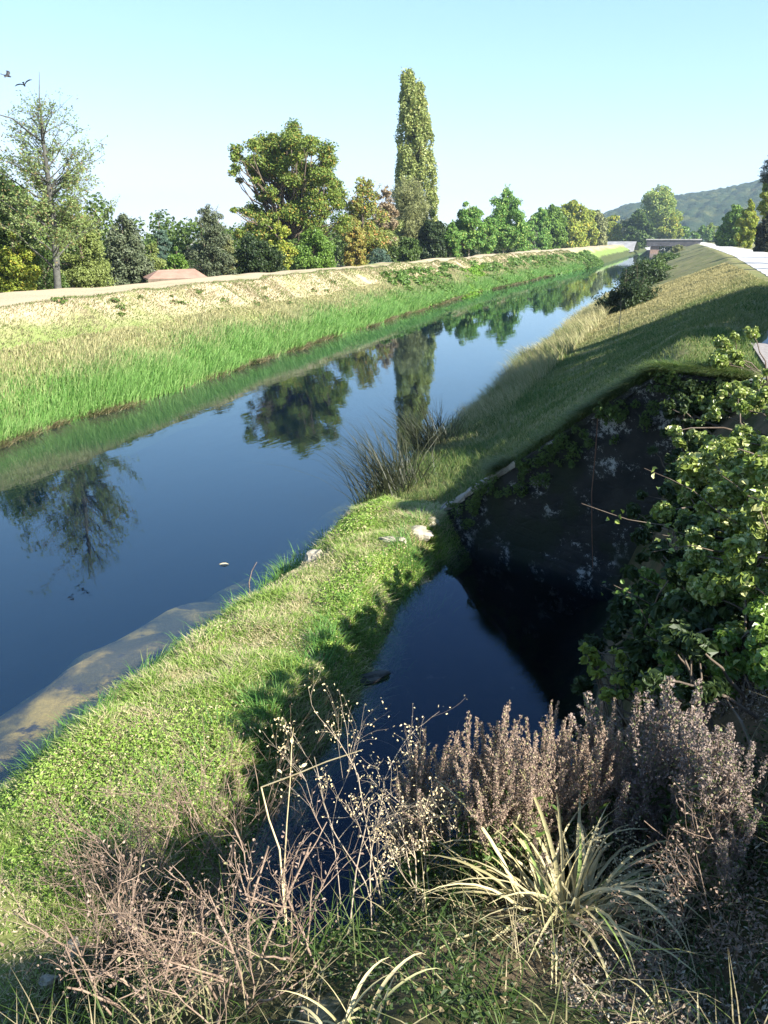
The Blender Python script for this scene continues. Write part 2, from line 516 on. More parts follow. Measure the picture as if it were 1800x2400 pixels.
m_near = ground_mat('near_bank_soil', [((0.045, 0.045, 0.018), 0, 0), ((0.10, 0.075, 0.045), 'noise', (1.3, 0.42, 0.6)),
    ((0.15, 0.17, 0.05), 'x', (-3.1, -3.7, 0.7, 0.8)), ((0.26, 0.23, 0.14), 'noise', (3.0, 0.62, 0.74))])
mb = MB()
grid(mb, np.concatenate([np.arange(-6.8, 1.6, 0.12), [2.5, 6, 15, 60]]), np.concatenate([[-14, -6, -2], np.linspace(-1, 0, 120) * 1]),
     h_near, warp=lambda X, Y: (X, np.where(Y > -1.5, -1 + (Y + 1) * (wall_y(np.clip(X, -4, 1.0)) + 1.26), Y)))
tag(mb.build('near_bank', m_near), kind='structure')

m_far = ground_mat('far_field', [((0.11, 0.13, 0.05), 0, 0), ((0.20, 0.18, 0.09), 'noise', (0.02, 0.4, 0.6))])
mb = MB(); grid(mb, [-2500, -400, 0, 400, 2500], [439.5, 700, 1200, 3500], lambda X, Y: X * 0 + 2.2)
grid(mb, [-2500, -900, -399], [-60, 100, 440], lambda X, Y: X * 0 + 1.0); grid(mb, [399, 900, 2500], [-60, 100, 440], lambda X, Y: X * 0 + 3.2)
tag(mb.build('far_ground', m_far), kind='structure')

# canal water and side basin water, both real bodies of water
WATER = water_mat('canal_water', (0.48, 0.58, 0.46), 1.2, 0.012, 0.004)
WATER2 = water_mat('basin_water', (0.2, 0.4, 0.45), 2.5, 0.006, 0.0006, (.002, .006, .02), .06, 1.33, (0.55, 0.72, 1.0))
mb = MB(); box(mb, -19.5, -4.6, -12, 440, -2.6, 0.0)
tag(mb.build('canal_water', WATER), kind='structure')
mb = MB(); box(mb, -3.4, -0.2, 1.5, 12.3, -0.8, 0.35)
# the far end is cut along the wall so that it stays under the bank behind it
v = mb.v[0]; v[:, 1] = np.where(v[:, 1] > 5, wall_y(v[:, 0]) + 0.12, v[:, 1])
tag(mb.build('basin_water', WATER2), kind='structure')

# path: pale concrete beyond y=14.9, older asphalt before
m_conc = plain_mat('path_concrete', (0.36, 0.34, 0.31), (0.50, 0.48, 0.45), 1.2, 0.9, 0.15)
m_asph = plain_mat('old_asphalt', (0.17, 0.15, 0.14), (0.27, 0.25, 0.23), 14, 0.9, 0.5)
mb = MB()
py = np.concatenate([np.arange(14.9, 45, 0.7), np.geomspace(45, 500, 60)])
xl_ = np.interp(py, PY, PXL) + 0.04 * np.sin(py * 1.7); xr_ = xl_ + np.interp(py, [0, 60, 140, 500], [4.2, 4.6, 5.0, 5.0])
V = np.concatenate([np.stack([xl_, py, py * 0 + 3.425], -1), np.stack([xr_, py, py * 0 + 3.425], -1), np.stack([xl_, py, py * 0 + 3.30], -1), np.stack([xr_, py, py * 0 + 3.30], -1)])
n = len(py); i = np.arange(n - 1)[:, None]
mb.add(V, np.concatenate([i + [0, n, n + 1, 1], i + [2 * n, 0, 1, 2 * n + 1], i + [n, 3 * n, 3 * n + 1, n + 1]]))
mb.add(V[[0, n, 3 * n, 2 * n]], np.array([[0, 1, 2, 3]]))
tag(mb.build('path', m_conc), kind='structure')
mb = MB(); grid(mb, [1.18, 2, 3, 7.4], [11.9, 13, 14, 14.86], lambda X, Y: X * 0 + 3.43)
tag(mb.build('old_path', m_asph), kind='structure')

# ------------------------------------------------------------------ sky and sun
SUN_AZ, SUN_EL = 110.0, 34.0
w = bpy.data.worlds.new('World'); scene.world = w; w.use_nodes = True
nt = w.node_tree
bg = nt.nodes['Background']
sky = nt.nodes.new('ShaderNodeTexSky'); sky.sky_type = 'NISHITA'; sky.sun_disc = False
sky.sun_elevation = R(SUN_EL); sky.sun_rotation = R(SUN_AZ)
sky.altitude = 100; sky.air_density = 1.0; sky.dust_density = 0.15; sky.ozone_density = 1.6
tint = nt.nodes.new('ShaderNodeMix'); tint.data_type = 'RGBA'; tint.blend_type = 'MULTIPLY'; tint.inputs[0].default_value = 1.0
tint.inputs[7].default_value = (0.70, 0.98, 1.40, 1)
ma = nt.nodes.new('ShaderNodeVectorMath'); ma.operation = 'MULTIPLY_ADD'; ma.inputs[1].default_value = (0.08, 0.15, 0.21); ma.inputs[2].default_value = (1,) * 3
dv = nt.nodes.new('ShaderNodeVectorMath'); dv.operation = 'DIVIDE'
nt.links.new(sky.outputs[0], ma.inputs[0]); nt.links.new(sky.outputs[0], dv.inputs[0]); nt.links.new(ma.outputs[0], dv.inputs[1])
nt.links.new(dv.outputs[0], tint.inputs[6]); nt.links.new(tint.outputs[2], bg.inputs['Color'])
bg.inputs['Strength'].default_value = 0.106
sd = bpy.data.lights.new('sun', 'SUN'); sd.energy = 5.0; sd.angle = R(0.5); sd.color = (1.0, 0.95, 0.86)
so = bpy.data.objects.new('sun', sd); COL.objects.link(so)
sv = Vector((math.sin(R(SUN_AZ)) * math.cos(R(SUN_EL)), math.cos(R(SUN_AZ)) * math.cos(R(SUN_EL)), math.sin(R(SUN_EL))))
so.rotation_euler = sv.to_track_quat('Z', 'Y').to_euler(); so.location = (60, -20, 60)

# ------------------------------------------------------------------ retaining wall
def wall_material():
    m, nt, out = new_mat('rough_stone_wall')
    tc = nd(nt, 'ShaderNodeTexCoord'); vec = tc.outputs['Object']
    vo = nd(nt, 'ShaderNodeTexVoronoi'); vo.feature = 'DISTANCE_TO_EDGE'; vo.inputs['Scale'].default_value = 3.2
    mp = nd(nt, 'ShaderNodeMapping'); mp.inputs['Scale'].default_value = (1, 1, 1.8)
    nt.links.new(vec, mp.inputs['Vector']); nt.links.new(mp.outputs[0], vo.inputs['Vector'])
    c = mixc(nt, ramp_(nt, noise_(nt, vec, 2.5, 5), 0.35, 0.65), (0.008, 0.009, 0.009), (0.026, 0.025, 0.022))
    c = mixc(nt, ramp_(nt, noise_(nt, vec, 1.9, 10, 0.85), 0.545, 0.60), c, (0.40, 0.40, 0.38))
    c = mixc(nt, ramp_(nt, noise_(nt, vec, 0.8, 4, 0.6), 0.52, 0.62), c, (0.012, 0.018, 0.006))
    p = nd(nt, 'ShaderNodeBsdfPrincipled'); p.inputs['Roughness'].default_value = 0.9
    nt.links.new(c, p.inputs['Base Color'])
    b = nd(nt, 'ShaderNodeBump'); b.inputs['Strength'].default_value = 0.9; b.inputs['Distance'].default_value = 0.05
    nt.links.new(math_(nt, 'ADD', math_(nt, 'MULTIPLY', ramp_(nt, vo.outputs['Distance'], 0, 0.12), .25), math_(nt, 'MULTIPLY', noise_(nt, vec, 5, 8, .8), 2.0)), b.inputs['Height'])
    nt.links.new(b.outputs[0], p.inputs['Normal'])
    nt.links.new(p.outputs[0], out.inputs['Surface'])
    return m


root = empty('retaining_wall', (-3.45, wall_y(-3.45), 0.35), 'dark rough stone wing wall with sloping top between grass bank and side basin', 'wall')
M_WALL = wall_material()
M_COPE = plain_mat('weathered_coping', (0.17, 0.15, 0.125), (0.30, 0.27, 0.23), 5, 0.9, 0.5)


def wall_top(X):
    return 0.80 + 0.80 * (X + 3.3)


bx = np.linspace(-3.7, 0.9, 60)


def sheet(mb, xs, y0, zlo, zhi, nz, amp, seed):
    Xg, T = np.meshgrid(xs, np.linspace(0, 1, nz))
    lo = zlo(Xg); hi = zhi(Xg); Z = lo + (hi - lo) * T
    Yg = wall_y(Xg) + y0 + (fbm(Xg * 5, Z * 5, seed) - 0.5) * amp
    nx = len(xs); i = np.arange(nz - 1)[:, None] * nx + np.arange(nx - 1)[None, :]
    mb.add(np.stack([Xg, Yg, Z], -1).reshape(-1, 3), np.stack([i, i + 1, i + nx + 1, i + nx], -1).reshape(-1, 4), True)


def put_local(mb, loc):
    mb.v = [a - np.asarray(loc, np.float32) for a in mb.v]
    return mb


mb = MB()
sheet(mb, bx, 0.0, lambda X: X * 0 - 0.7, lambda X: np.minimum(wall_top(X), 3.35) - 0.07, 24, 0.07, 61)
sheet(mb, bx[::-1], 0.34, lambda X: X * 0 - 0.7, lambda X: np.minimum(wall_top(X), 3.35) - 0.07, 8, 0.0, 61)
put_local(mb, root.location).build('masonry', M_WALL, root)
# footing ledge at the water line
mb = MB()
for a, b_ in ((-2.6, 0.2),):
    xs = np.linspace(a, b_, 30)
    for k in range(29):
        x0, x1 = xs[k], xs[k + 1]
        j = rng.uniform(-.02, .02, 4)
        V = [(x0, wall_y(x0) - 0.16 + j[0], 0.1), (x1, wall_y(x1) - 0.16 + j[0], 0.1), (x1, wall_y(x1) + .03, 0.1), (x0, wall_y(x0) + .03, 0.1),
             (x0, wall_y(x0) - 0.13 + j[1], 0.47 + j[2]), (x1, wall_y(x1) - 0.13 + j[1], 0.47 + j[3]), (x1, wall_y(x1) + .03, 0.5), (x0, wall_y(x0) + .03, 0.5)]
        mb.add(V, np.array([(4, 5, 6, 7), (0, 1, 5, 4), (1, 2, 6, 5), (3, 0, 4, 7)]))
put_local(mb, root.location).build('footing', M_WALL, root)
for (k0, k1, nm, mt_) in ((0, 4, 'coping', M_COPE), (4, 11, 'wall_cap', M_WALL)):
    mb = MB()
    for k in range(k0, k1):
        x0 = -3.72 + k * 0.42; x1 = x0 + 0.41
        xs = np.linspace(x0, x1, 6); rows = []
        dz = rng.uniform(-.02, .02)
        for yo, zo in ((-.04, -.07), (-.05, .0), (-.02, .025), (.15, .03), (.34, .02), (.36, -.07)):
            rows.append(np.stack([xs + rng.uniform(-.008, .008, 6), wall_y(xs) + yo + rng.uniform(-.018, .018, 6), np.minimum(wall_top(xs), 3.35) + zo + dz + rng.uniform(-.012, .012, 6)], -1))
        V = np.concatenate(rows); i = np.arange(5)[:, None] * 6 + np.arange(5)[None, :]
        mb.add(V, np.stack([i, i + 1, i + 7, i + 6], -1).reshape(-1, 4))
        mb.add(np.concatenate([[r[0] for r in rows], [r[-1] for r in rows]]), np.array([(0, 1, 2, 3, 4, 5), (11, 10, 9, 8, 7, 6)]))
    put_local(mb, root.location).build(nm, mt_, root)

# ------------------------------------------------------------------ trees
def clump_leaves(mb, centers, rads, per, L, W, squash=0.8, up=0.4, g=None, oval=False, shell=0.6):
    g = g or rng
    K = len(centers)
    cnt = np.maximum(3, (per * (rads / rads.mean()) ** 1.6 * g.uniform(0.6, 1.3, K)).astype(int))
    idx = np.repeat(np.arange(K), cnt); n = len(idx)
    d = unit(g.normal(0, 1, (n, 3)))
    rr = rads[idx] * (shell + (1 - shell) * g.random(n)) * g.uniform(0.35, 1.15, n) ** 0.5
    C = centers[idx] + d * rr[:, None] * np.array([1, 1, squash])
    N = unit(d * 0.8 + g.normal(0, 0.65, (n, 3)) + np.array([0, 0, up]))
    s = g.uniform(0.65, 1.35, n)
    leaves(mb, C, N, L * s, W * s, oval=oval)


def skeleton(mb, base, top, r0, targets, g, sides=6, start=0.25, bow=0.06, rmin=0.012):
    """trunk from base to top and one limb to each target"""
    tr = curve(base, top, 10, 0.03, g)
    t = np.linspace(0, 1, 10)
    tube(mb, tr, r0 * (1 - 0.93 * t) + rmin, sides)
    for c in targets:
        rel = np.clip((c[2] - base[2]) / (top[2] - base[2]), 0.05, 1)
        k = np.clip(g.uniform(start, max(start + .02, rel * 0.85)), 0, 0.93)
        k = min(k, rel * 0.9)
        p = np.array([np.interp(k, t, tr[:, a]) for a in range(3)])
        L = np.linalg.norm(c - p)
        rr = min(r0 * (1 - 0.93 * k) * 0.75, 0.012 + 0.03 * L)
        cv = curve(p, c, 6, bow, g)
        cv[1:-1, 2] += 0.05 * L * np.sin(np.linspace(0, math.pi, 6))[1:-1]
        tube(mb, cv, rr * np.linspace(1, 0.25, 6) + rmin * 0.6, max(4, sides - 1))


def make_tree(name, label, base, H, prof, leaf, seed, group=None, clumps=60, cr=0.9, per=120, L=0.24, W=0.16, squash=0.8, trunk_r=0.18,
              crown_from=0.15, lean=(0, 0), bark=None, cat='tree', limbs=22, up=0.4, inner=0.25, shell=0.6, twigs=0, aspect=1.0, sides=6, extra=None, upright=0.0):
    g = np.random.default_rng(seed)
    base = np.asarray(base, float)
    root = empty(name, base, label, cat, group)
    t = g.random(clumps * 6)
    pt = np.array([p[0] for p in prof]); pr = np.array([p[1] for p in prof])
    r = np.interp(t, pt, pr)
    keep = g.random(len(t)) < (r / pr.max()) ** 1.3
    t = t[keep][:clumps]; r = r[keep][:clumps]
    a = g.uniform(0, 2 * math.pi, len(t))
    lob = 1 + 0.16 * np.sin(2 * a + g.uniform(0, 6)) + 0.12 * np.sin(5 * a + t * 9 + g.uniform(0, 6))
    rad = r * lob * np.maximum(inner, g.random(len(t)) ** 0.45)
    ccr = cr * g.uniform(0.6, 1.25, len(t)) * np.clip(0.45 + 0.7 * r / pr.max(), 0.4, 1.1)
    rad = np.maximum(0, rad - ccr * 0.35)
    z0 = crown_from * H
    C = np.stack([np.cos(a) * rad * aspect, np.sin(a) * rad * aspect, z0 + t * (H - z0) - ccr * 0.2], -1)
    C[:, 0] += lean[0] * C[:, 2] / H; C[:, 1] += lean[1] * C[:, 2] / H
    if extra is not None:
        C = np.concatenate([C, np.array([e[:3] for e in extra])]); ccr = np.concatenate([ccr, np.array([e[3] for e in extra])])
    mt = MB()
    tt = C[g.permutation(len(C))[:limbs]]
    skeleton(mt, (0, 0, -0.4), (lean[0] * .9, lean[1] * .9, H * 0.93), trunk_r, tt, g, sides)
    mc = MB()
    if twigs:
        for _ in range(twigs):
            c = C[g.integers(len(C))]
            d = unit(np.array([c[0], c[1], 0]) * 0.4 + np.array([g.normal(0, .4), g.normal(0, .4), 1.2]))
            e = c + d * g.uniform(0.7, 1.7) * cr
            tube(mt, curve(c, e, 4, 0.08, g), np.linspace(0.018, 0.006, 4), 4)
            nn = 14
            P = c + (e - c) * g.uniform(0.4, 1, (nn, 1)) + g.normal(0, 0.10, (nn, 3))
            leaves(mc, P, g.normal(0, 1, (nn, 3)) + [0, 0, .3], L * 0.7, W * 0.7)
    clump_leaves(mc, C, ccr, per, L, W, squash, up, g, shell=shell)
    mt.build('trunk', bark or BARK, root)
    mc.build('crown', leaf if not isinstance(leaf, str) else LEAF[leaf], root)
    return root


ROUND = [(0, .55), (.2, .9), (.45, 1), (.7, .85), (.88, .55), (1, .12)]
EGG = [(0, .75), (.25, 1), (.5, .92), (.75, .62), (.92, .3), (1, .05)]
CONE = [(0, 1), (.15, .98), (.5, .62), (.8, .25), (1, .02)]
COLUMN = [(0, .8), (.15, 1), (.6, .95), (.85, .6), (1, .1)]
BOWL = [(0, .95), (.3, 1), (.6, .9), (.85, .6), (1, .25)]


def scaled(p, r):
    return [(a, b * r) for a, b in p]


def left_ground(X, Y):
    return float(h_left(np.array([X]), np.array([Y]))[0])


TREES = []


def tree_px(name, label, x, top, hw, X, prof, leaf, seed, base_z=None, **kw):
    """a tree standing on the land at lateral X, seen at photo column x, its top at row top, hw its half width there"""
    d = ray(x, 560.0); Y = X * d[1] / d[0]; D = math.hypot(X, Y)
    dt = ray(x, top); zt = EYE[2] + D * dt[2] / math.hypot(dt[0], dt[1])
    bz = left_ground(X, Y) if base_z is None else base_z
    rad = hw * D / 2090.0
    H = zt - bz
    sc = np.clip(D / 70.0, 0.7, 4.5)
    kw.setdefault('cr', rad * 0.30)
    cl = int(kw.pop('clumps', 70) * 1.25); per = int(kw.pop('per', 110) * 1.35)
    L = kw.pop('L', 0.26) * sc * .78; W = kw.pop('W', 0.17) * sc * .8
    t = make_tree(name, label, (X, Y, bz), H, scaled(prof, rad), leaf, seed, clumps=cl, per=per, L=L, W=W, **kw)
    return t


GB = 'trees and shrubs along the far side of the left bank'
# far left mass
tree_px('dark_tree', 'tall dark green tree cut by the left edge behind the sparse tree', -30, 325, 110, -31, EGG, 'deep', 101, group=GB, clumps=150, per=170, crown_from=.02, trunk_r=.3, cr=1.3)
tree_px('broadleaf_tree', 'broad green tree at the left edge overlapped by the sparse tree', 20, 400, 75, -33, ROUND, 'mid', 150, group=GB, clumps=120, per=130, crown_from=.02, trunk_r=.2)
tree_px('yellow_shrub', 'low yellow-green shrub at the left edge of the bank top', 28, 545, 55, -28.5, BOWL, 'yellow', 102, group=GB, crown_from=0, clumps=50, per=110, trunk_r=.06)
tree_px('dark_shrub', 'dark rounded shrub beneath the sparse tree on its left', 92, 560, 50, -31, BOWL, 'deep', 103, group=GB, crown_from=0, clumps=50, trunk_r=.08)
tree_px('rounded_tree', 'pale green rounded tree just right of the thin dark trunk', 182, 478, 64, -31.5, BOWL, 'pale', 104, group=GB, crown_from=0, clumps=110, per=120, L=.2, W=.15, trunk_r=.15)
tree_px('broad_bush', 'broad dark green bush with twiggy top left of the shed roof', 292, 492, 66, -33, EGG, 'greydark', 106, group=GB, crown_from=0, clumps=120, per=120, twigs=26, trunk_r=.15)
tree_px('broad_bush', 'lighter green flank bush touching the shed roof', 350, 560, 42, -33.5, EGG, 'pale', 107, group=GB, crown_from=0, clumps=60, trunk_r=.1)
tree_px('spruce', 'small pointed blue-green conifer behind the shed', 378, 478, 36, -42, CONE, 'blue', 108, group=GB, crown_from=.05, clumps=110, per=90, L=.2, W=.07, squash=.4, trunk_r=.12, up=0.1)
tree_px('light_shrub', 'light green low shrub right behind the shed roof', 412, 580, 42, -36, BOWL, 'mid', 109, group=GB, crown_from=0, clumps=45, trunk_r=.05)
tree_px('upright_conifer', 'dark upright conifer with feathery tip right of the shed', 492, 470, 44, -31, COLUMN, 'greydark', 110, group=GB, crown_from=0, clumps=130, per=120, L=.2, W=.09, twigs=30, trunk_r=.16, up=.8)
tree_px('olive_shrub', 'narrow pale olive shrub between dark conifer and dark round bush', 535, 540, 24, -30, COLUMN, 'olive', 111, group=GB, crown_from=0, clumps=50, L=.18, W=.09, trunk_r=.06)
tree_px('dark_shrub', 'small dark shrub in the gap left of the upright conifer', 440, 560, 32, -38, BOWL, 'dark', 112, group=GB, crown_from=0, clumps=45, trunk_r=.06)
tree_px('round_bush', 'dense dark round bush below the left side of the big oak', 598, 545, 58, -28.5, BOWL, 'dark', 113, group=GB, crown_from=0, clumps=80, per=120, trunk_r=.08)
tree_px('yellow_tree', 'slender yellow-green young tree in front of the oak', 655, 492, 33, -29, EGG, 'yellow', 114, group=GB, crown_from=.05, clumps=60, per=100, L=.2, trunk_r=.06)
tree_px('green_bush', 'deep green bush in front of the oak on the right', 735, 535, 62, -29.5, BOWL, 'mid', 115, group=GB, crown_from=0, clumps=80, trunk_r=.08)
tree_px('green_bush', 'dark green bush between the yellow young tree and the ochre tree', 690, 560, 45, -31, BOWL, 'deep', 116, group=GB, crown_from=0, clumps=60, trunk_r=.08)
tree_px('autumn_tree', 'autumn tree turning yellow and rust right of the oak', 850, 412, 66, -33, [(0, .75), (.3, .9), (.6, .95), (.8, .6), (1, .35)], 'autumn', 117, group=GB, crown_from=.05, clumps=80, per=80, trunk_r=.14, twigs=20)
tree_px('ochre_tree', 'small ochre leaved tree in front of the autumn tree', 832, 500, 30, -29.5, EGG, 'ochre', 118, group=GB, crown_from=.1, clumps=50, L=.2, trunk_r=.06)
tree_px('green_tree', 'mid green tree behind the ochre tree', 890, 480, 55, -36, ROUND, 'pale', 119, group=GB, crown_from=.02, clumps=80, per=90, trunk_r=.14)
tree_px('pinkish_tree', 'thin pinkish faded tree left of the willow', 905, 432, 36, -35, ROUND, 'pink', 120, group=GB, crown_from=.3, clumps=40, per=50, trunk_r=.1, twigs=16)
tree_px('willow', 'pale olive willow in front of the tall poplar', 960, 415, 52, -34, [(0, .7), (.3, .8), (.6, 1), (.85, .8), (1, .3)], 'olive', 121, group=GB, crown_from=.02, clumps=110, per=110, L=.3, W=.07, squash=1.3, trunk_r=.16, up=-.2)
tree_px('reedy_bush', 'blue-green reedy bush at the bank top below the pinkish tree', 892, 578, 34, -27.5, BOWL, 'blue', 122, group=GB, crown_from=0, clumps=40, L=.35, W=.06, up=1.2, trunk_r=.03)
tree_px('green_bush', 'fresh green bush below the willow', 955, 552, 36, -28.5, BOWL, 'deep', 123, group=GB, crown_from=0, clumps=60, trunk_r=.06)
tree_px('dark_tree', 'dark green small tree between the poplar and the row of young trees', 1010, 492, 44, -31, EGG, 'dark', 124, group=GB, crown_from=.02, clumps=90, per=120, trunk_r=.1)
# young trees with pale trunks
GY = 'young fresh green trees in a row with pale trunks'
for (x, top, hw, X, sd, lab) in ((1058, 520, 24, -28.5, 131, 'smallest young green tree, first of the pale-trunked row'),
                                 (1098, 465, 38, -29, 132, 'young green tree with bushy pointed crown, second of the pale-trunked row'),
                                 (1142, 505, 26, -29, 133, 'short young green tree between the two taller pale-trunked trees'),
                                 (1182, 440, 50, -29.5, 134, 'tallest young green tree of the pale-trunked row with spiky top')):
    tree_px('young_tree', lab, x, top, hw, X, EGG, 'fresh', sd, group=GY, crown_from=.22, clumps=80, per=150, trunk_r=.13, bark=PALEBARK, twigs=34, L=.24, W=.13, shell=.3)
tree_px('hedge_bush', 'dark undergrowth bush behind the young trees trunks', 1085, 560, 34, -33, BOWL, 'deep', 135, group=GB, crown_from=0, clumps=40, trunk_r=.05)
tree_px('hedge_bush', 'deep green low bush behind the tallest young tree', 1165, 552, 44, -33, BOWL, 'dark', 136, group=GB, crown_from=0, clumps=50, trunk_r=.05)
tree_px('bushy_tree', 'fresh green bushy tree close behind the tallest young tree', 1218, 498, 34, -31.5, ROUND, 'fresh', 151, group=GB, crown_from=0, clumps=70, trunk_r=.08, L=.22, W=.14)
tree_px('bushy_tree', 'rounded mid green tree joining the narrow column tree', 1262, 488, 32, -32, ROUND, 'fresh', 152, group=GB, crown_from=0, clumps=70, trunk_r=.08, L=.22, W=.14)
tree_px('bushy_tree', 'yellowish bushy tree left of the twiggy olive tree', 1370, 484, 32, -31, ROUND, 'yellow', 153, group=GB, crown_from=0, clumps=70, trunk_r=.08)
tree_px('cypress', 'narrow grey-green column tree right of the tallest young tree', 1243, 505, 15, -31, COLUMN, 'greydark', 137, group=GB, crown_from=0, clumps=50, L=.2, W=.1, trunk_r=.08)
tree_px('yellow_green_tree', 'broad yellow-green tree with pale trunks beyond the young trees', 1290, 478, 40, -30, ROUND, 'mid', 138, group=GB, crown_from=.08, clumps=80, per=90, bark=PALEBARK, trunk_r=.12, twigs=10)
tree_px('yellow_green_tree', 'spreading yellow-green tree with olive top', 1340, 470, 46, -31, ROUND, 'yellow', 139, group=GB, crown_from=.08, clumps=80, per=90, trunk_r=.12, twigs=16)
tree_px('olive_tree', 'olive green tree with twiggy top, middle distance', 1395, 492, 32, -28, ROUND, 'olive', 140, group=GB, crown_from=.02, clumps=60, per=80, twigs=10, trunk_r=.1)
tree_px('yellow_tree', 'upright yellow-green tree before the dark far trees', 1432, 498, 28, -27, EGG, 'yellow', 141, group=GB, crown_from=.02, clumps=60, per=80, trunk_r=.1)
tree_px('grey_bush', 'small grey bush at the foot of the olive tree', 1404, 553, 16, -26.5, BOWL, 'olive', 142, group=GB, crown_from=0, clumps=30, trunk_r=.04)
tree_px('dark_tree', 'brownish dark small tree left of the big pale tree', 1466, 505, 22, -24, EGG, 'greydark', 143, group=GB, crown_from=.1, clumps=50, per=70, trunk_r=.1)
tree_px('dark_tree', 'dark green round tree touching the big pale tree on its left', 1492, 490, 32, -17, ROUND, 'deep', 144, group=GB, crown_from=.02, clumps=60, per=90, trunk_r=.14)
tree_px('big_pale_tree', 'large pale yellow-green tree rising behind the distant bridge', 1537, 434, 50, -12, [(0, .8), (.25, 1), (.6, .92), (.85, .7), (1, .3)], 'big', 145, crown_from=.03, clumps=150, per=110, trunk_r=.5, base_z=2.5)
tree_px('yellow_tree', 'bright yellow-green low tree at the right foot of the big pale tree', 1570, 490, 28, -5.6, ROUND, 'yellow', 146, crown_from=.02, clumps=60, per=90, trunk_r=.2, base_z=2.5)

# the oak: broken crown made of separate boughs
g = np.random.default_rng(55)
OX = -33.0; d = ray(672, 560.0); OY = OX * d[1] / d[0]; OD = math.hypot(OX, OY)
ob = np.array([OX, OY, left_ground(OX, OY)])
side = np.array([_Rv[0], _Rv[1], 0]); dep = np.array([-_Rv[1], _Rv[0], 0])
oak = empty('oak', ob, 'large spreading oak with broken lobed crown, left of the poplar', 'tree')
boughs = [(680, 335, 36), (640, 350, 34), (600, 350, 34), (575, 375, 24), (560, 392, 16), (625, 385, 36), (665, 380, 36), (705, 365, 26), (720, 395, 30), (752, 392, 34),
          (772, 420, 26), (742, 425, 34), (700, 420, 32), (655, 425, 28), (612, 425, 20), (590, 410, 22), (782, 452, 28), (748, 465, 34), (790, 480, 26), (610, 462, 20),
          (700, 470, 26), (660, 475, 16), (640, 510, 24), (600, 500, 26), (568, 498, 12), (580, 530, 26), (700, 520, 34), (755, 515, 36), (800, 520, 30), (640, 545, 26), (686, 310, 20), (640, 320, 18), (722, 345, 24), (705, 335, 22), (640, 385, 30), (680, 350, 28), (760, 375, 20), (560, 415, 14), (630, 450, 22)]
C = []; Rr = []
for (x, y, r) in boughs:
    for k in range(5 if r > 22 else 3):
        xx = x + g.normal(0, r * .35); yy = y + g.normal(0, r * .35)
        dd = ray(xx, yy); P = EYE + dd * (OD / math.hypot(dd[0], dd[1]))
        P = P + dep * g.normal(0, 2.1)
        C.append(P - ob); Rr.append(r * OD / 2090 * g.uniform(.6, 1.0))
C = np.array(C); Rr = np.array(Rr)
mt = MB()
top = np.array([side[0] * .6, side[1] * .6, 9.5])
tr = curve((0, 0, -.5), top, 10, .03, g)
tube(mt, tr, np.linspace(.55, .10, 10), 8)
for c in C:
    k = g.integers(2, 8); p = tr[k]
    if c[2] < p[2]:
        p = tr[2]
    L_ = np.linalg.norm(c - p)
    tube(mt, curve(p, c, 7, .09, g), np.linspace(min(.16, .016 * L_ + .03), .02, 7), 5)
mc = MB()
clump_leaves(mc, C, Rr, 430, .19, .135, .75, .5, g, shell=.3)
mt.build('trunk', BARK, oak); mc.build('crown', LEAF['oak'], oak)

# the poplar: two tall spires grown together
PX_ = -36.0; d = ray(975, 560.0); PYY = PX_ * d[1] / d[0]; PD = math.hypot(PX_, PYY)
pb = np.array([PX_, PYY, left_ground(PX_, PYY)])
pop = empty('lombardy_poplar', pb, 'very tall narrow poplar towering over the whole tree line', 'tree')
mt = MB(); mc = MB()
prof_px = [(168, 6), (200, 15), (240, 27), (300, 38), (340, 46), (420, 52), (500, 53), (560, 46)]
C = []; Rr = []
for k in range(520):
    yy = g.uniform(172, 575)
    hw = np.interp(yy, [p[0] for p in prof_px], [p[1] for p in prof_px])
    cx = np.interp(yy, [165, 200, 260, 400, 560], [953, 956, 968, 974, 980])
    u = g.uniform(-1, 1); dd_ = g.uniform(-1, 1) * math.sqrt(max(0, 1 - u * u))
    xx = cx + u * hw * .86
    r = ray(xx, yy); P = EYE + r * (PD / math.hypot(r[0], r[1])) + dep * dd_ * hw * PD / 2090
    C.append(P - pb); Rr.append(g.uniform(.35, .75))
for k in range(70):       # second spire, a little lower on the right
    yy = g.uniform(196, 330); hw = np.interp(yy, [196, 215, 260, 330], [4, 10, 16, 22])
    xx = np.interp(yy, [196, 260, 330], [984, 990, 996]) + g.uniform(-1, 1) * hw * .8
    r = ray(xx, yy); P = EYE + r * (PD / math.hypot(r[0], r[1])) + dep * g.uniform(-1, 1) * hw * PD / 2090
    C.append(P - pb); Rr.append(g.uniform(.3, .6))
C = np.array(C); Rr = np.array(Rr)
keep = (vnoise(C[:, 2] * .55 + 3, np.arctan2(C[:, 1], C[:, 0]) * 2.2, 77) > .22)
C = C[keep]; Rr = Rr[keep]
tube(mt, curve((0, 0, -.5), (0, 0, C[:, 2].max() - 1), 12, .004, g), np.linspace(.5, .05, 12), 8)
for c in C[::3]:
    p = np.array([0, 0, max(.5, c[2] - g.uniform(2.5, 5))])
    tube(mt, curve(p, c, 5, .05, g), np.linspace(.09, .025, 5), 4)
clump_leaves(mc, C, Rr, 64, .33, .24, 1.9, .25, g, shell=.5)
mt.build('trunk', BARK, pop); mc.build('crown', LEAF['poplar'], pop)

# the sparse locust tree on the left
LX = -26.4; d = ray(132, 560.0); LY = LX * d[1] / d[0]; LD = math.hypot(LX, LY)
lb = np.array([LX, LY, left_ground(LX, LY)])
loc = empty('locust_tree', lb, 'tall sparse airy tree with thin dark straight trunk on the left', 'tree')


def on_tree(x, y, D, depth):
    r = ray(x, y)
    return EYE + r * (D / math.hypot(r[0], r[1])) + dep * depth


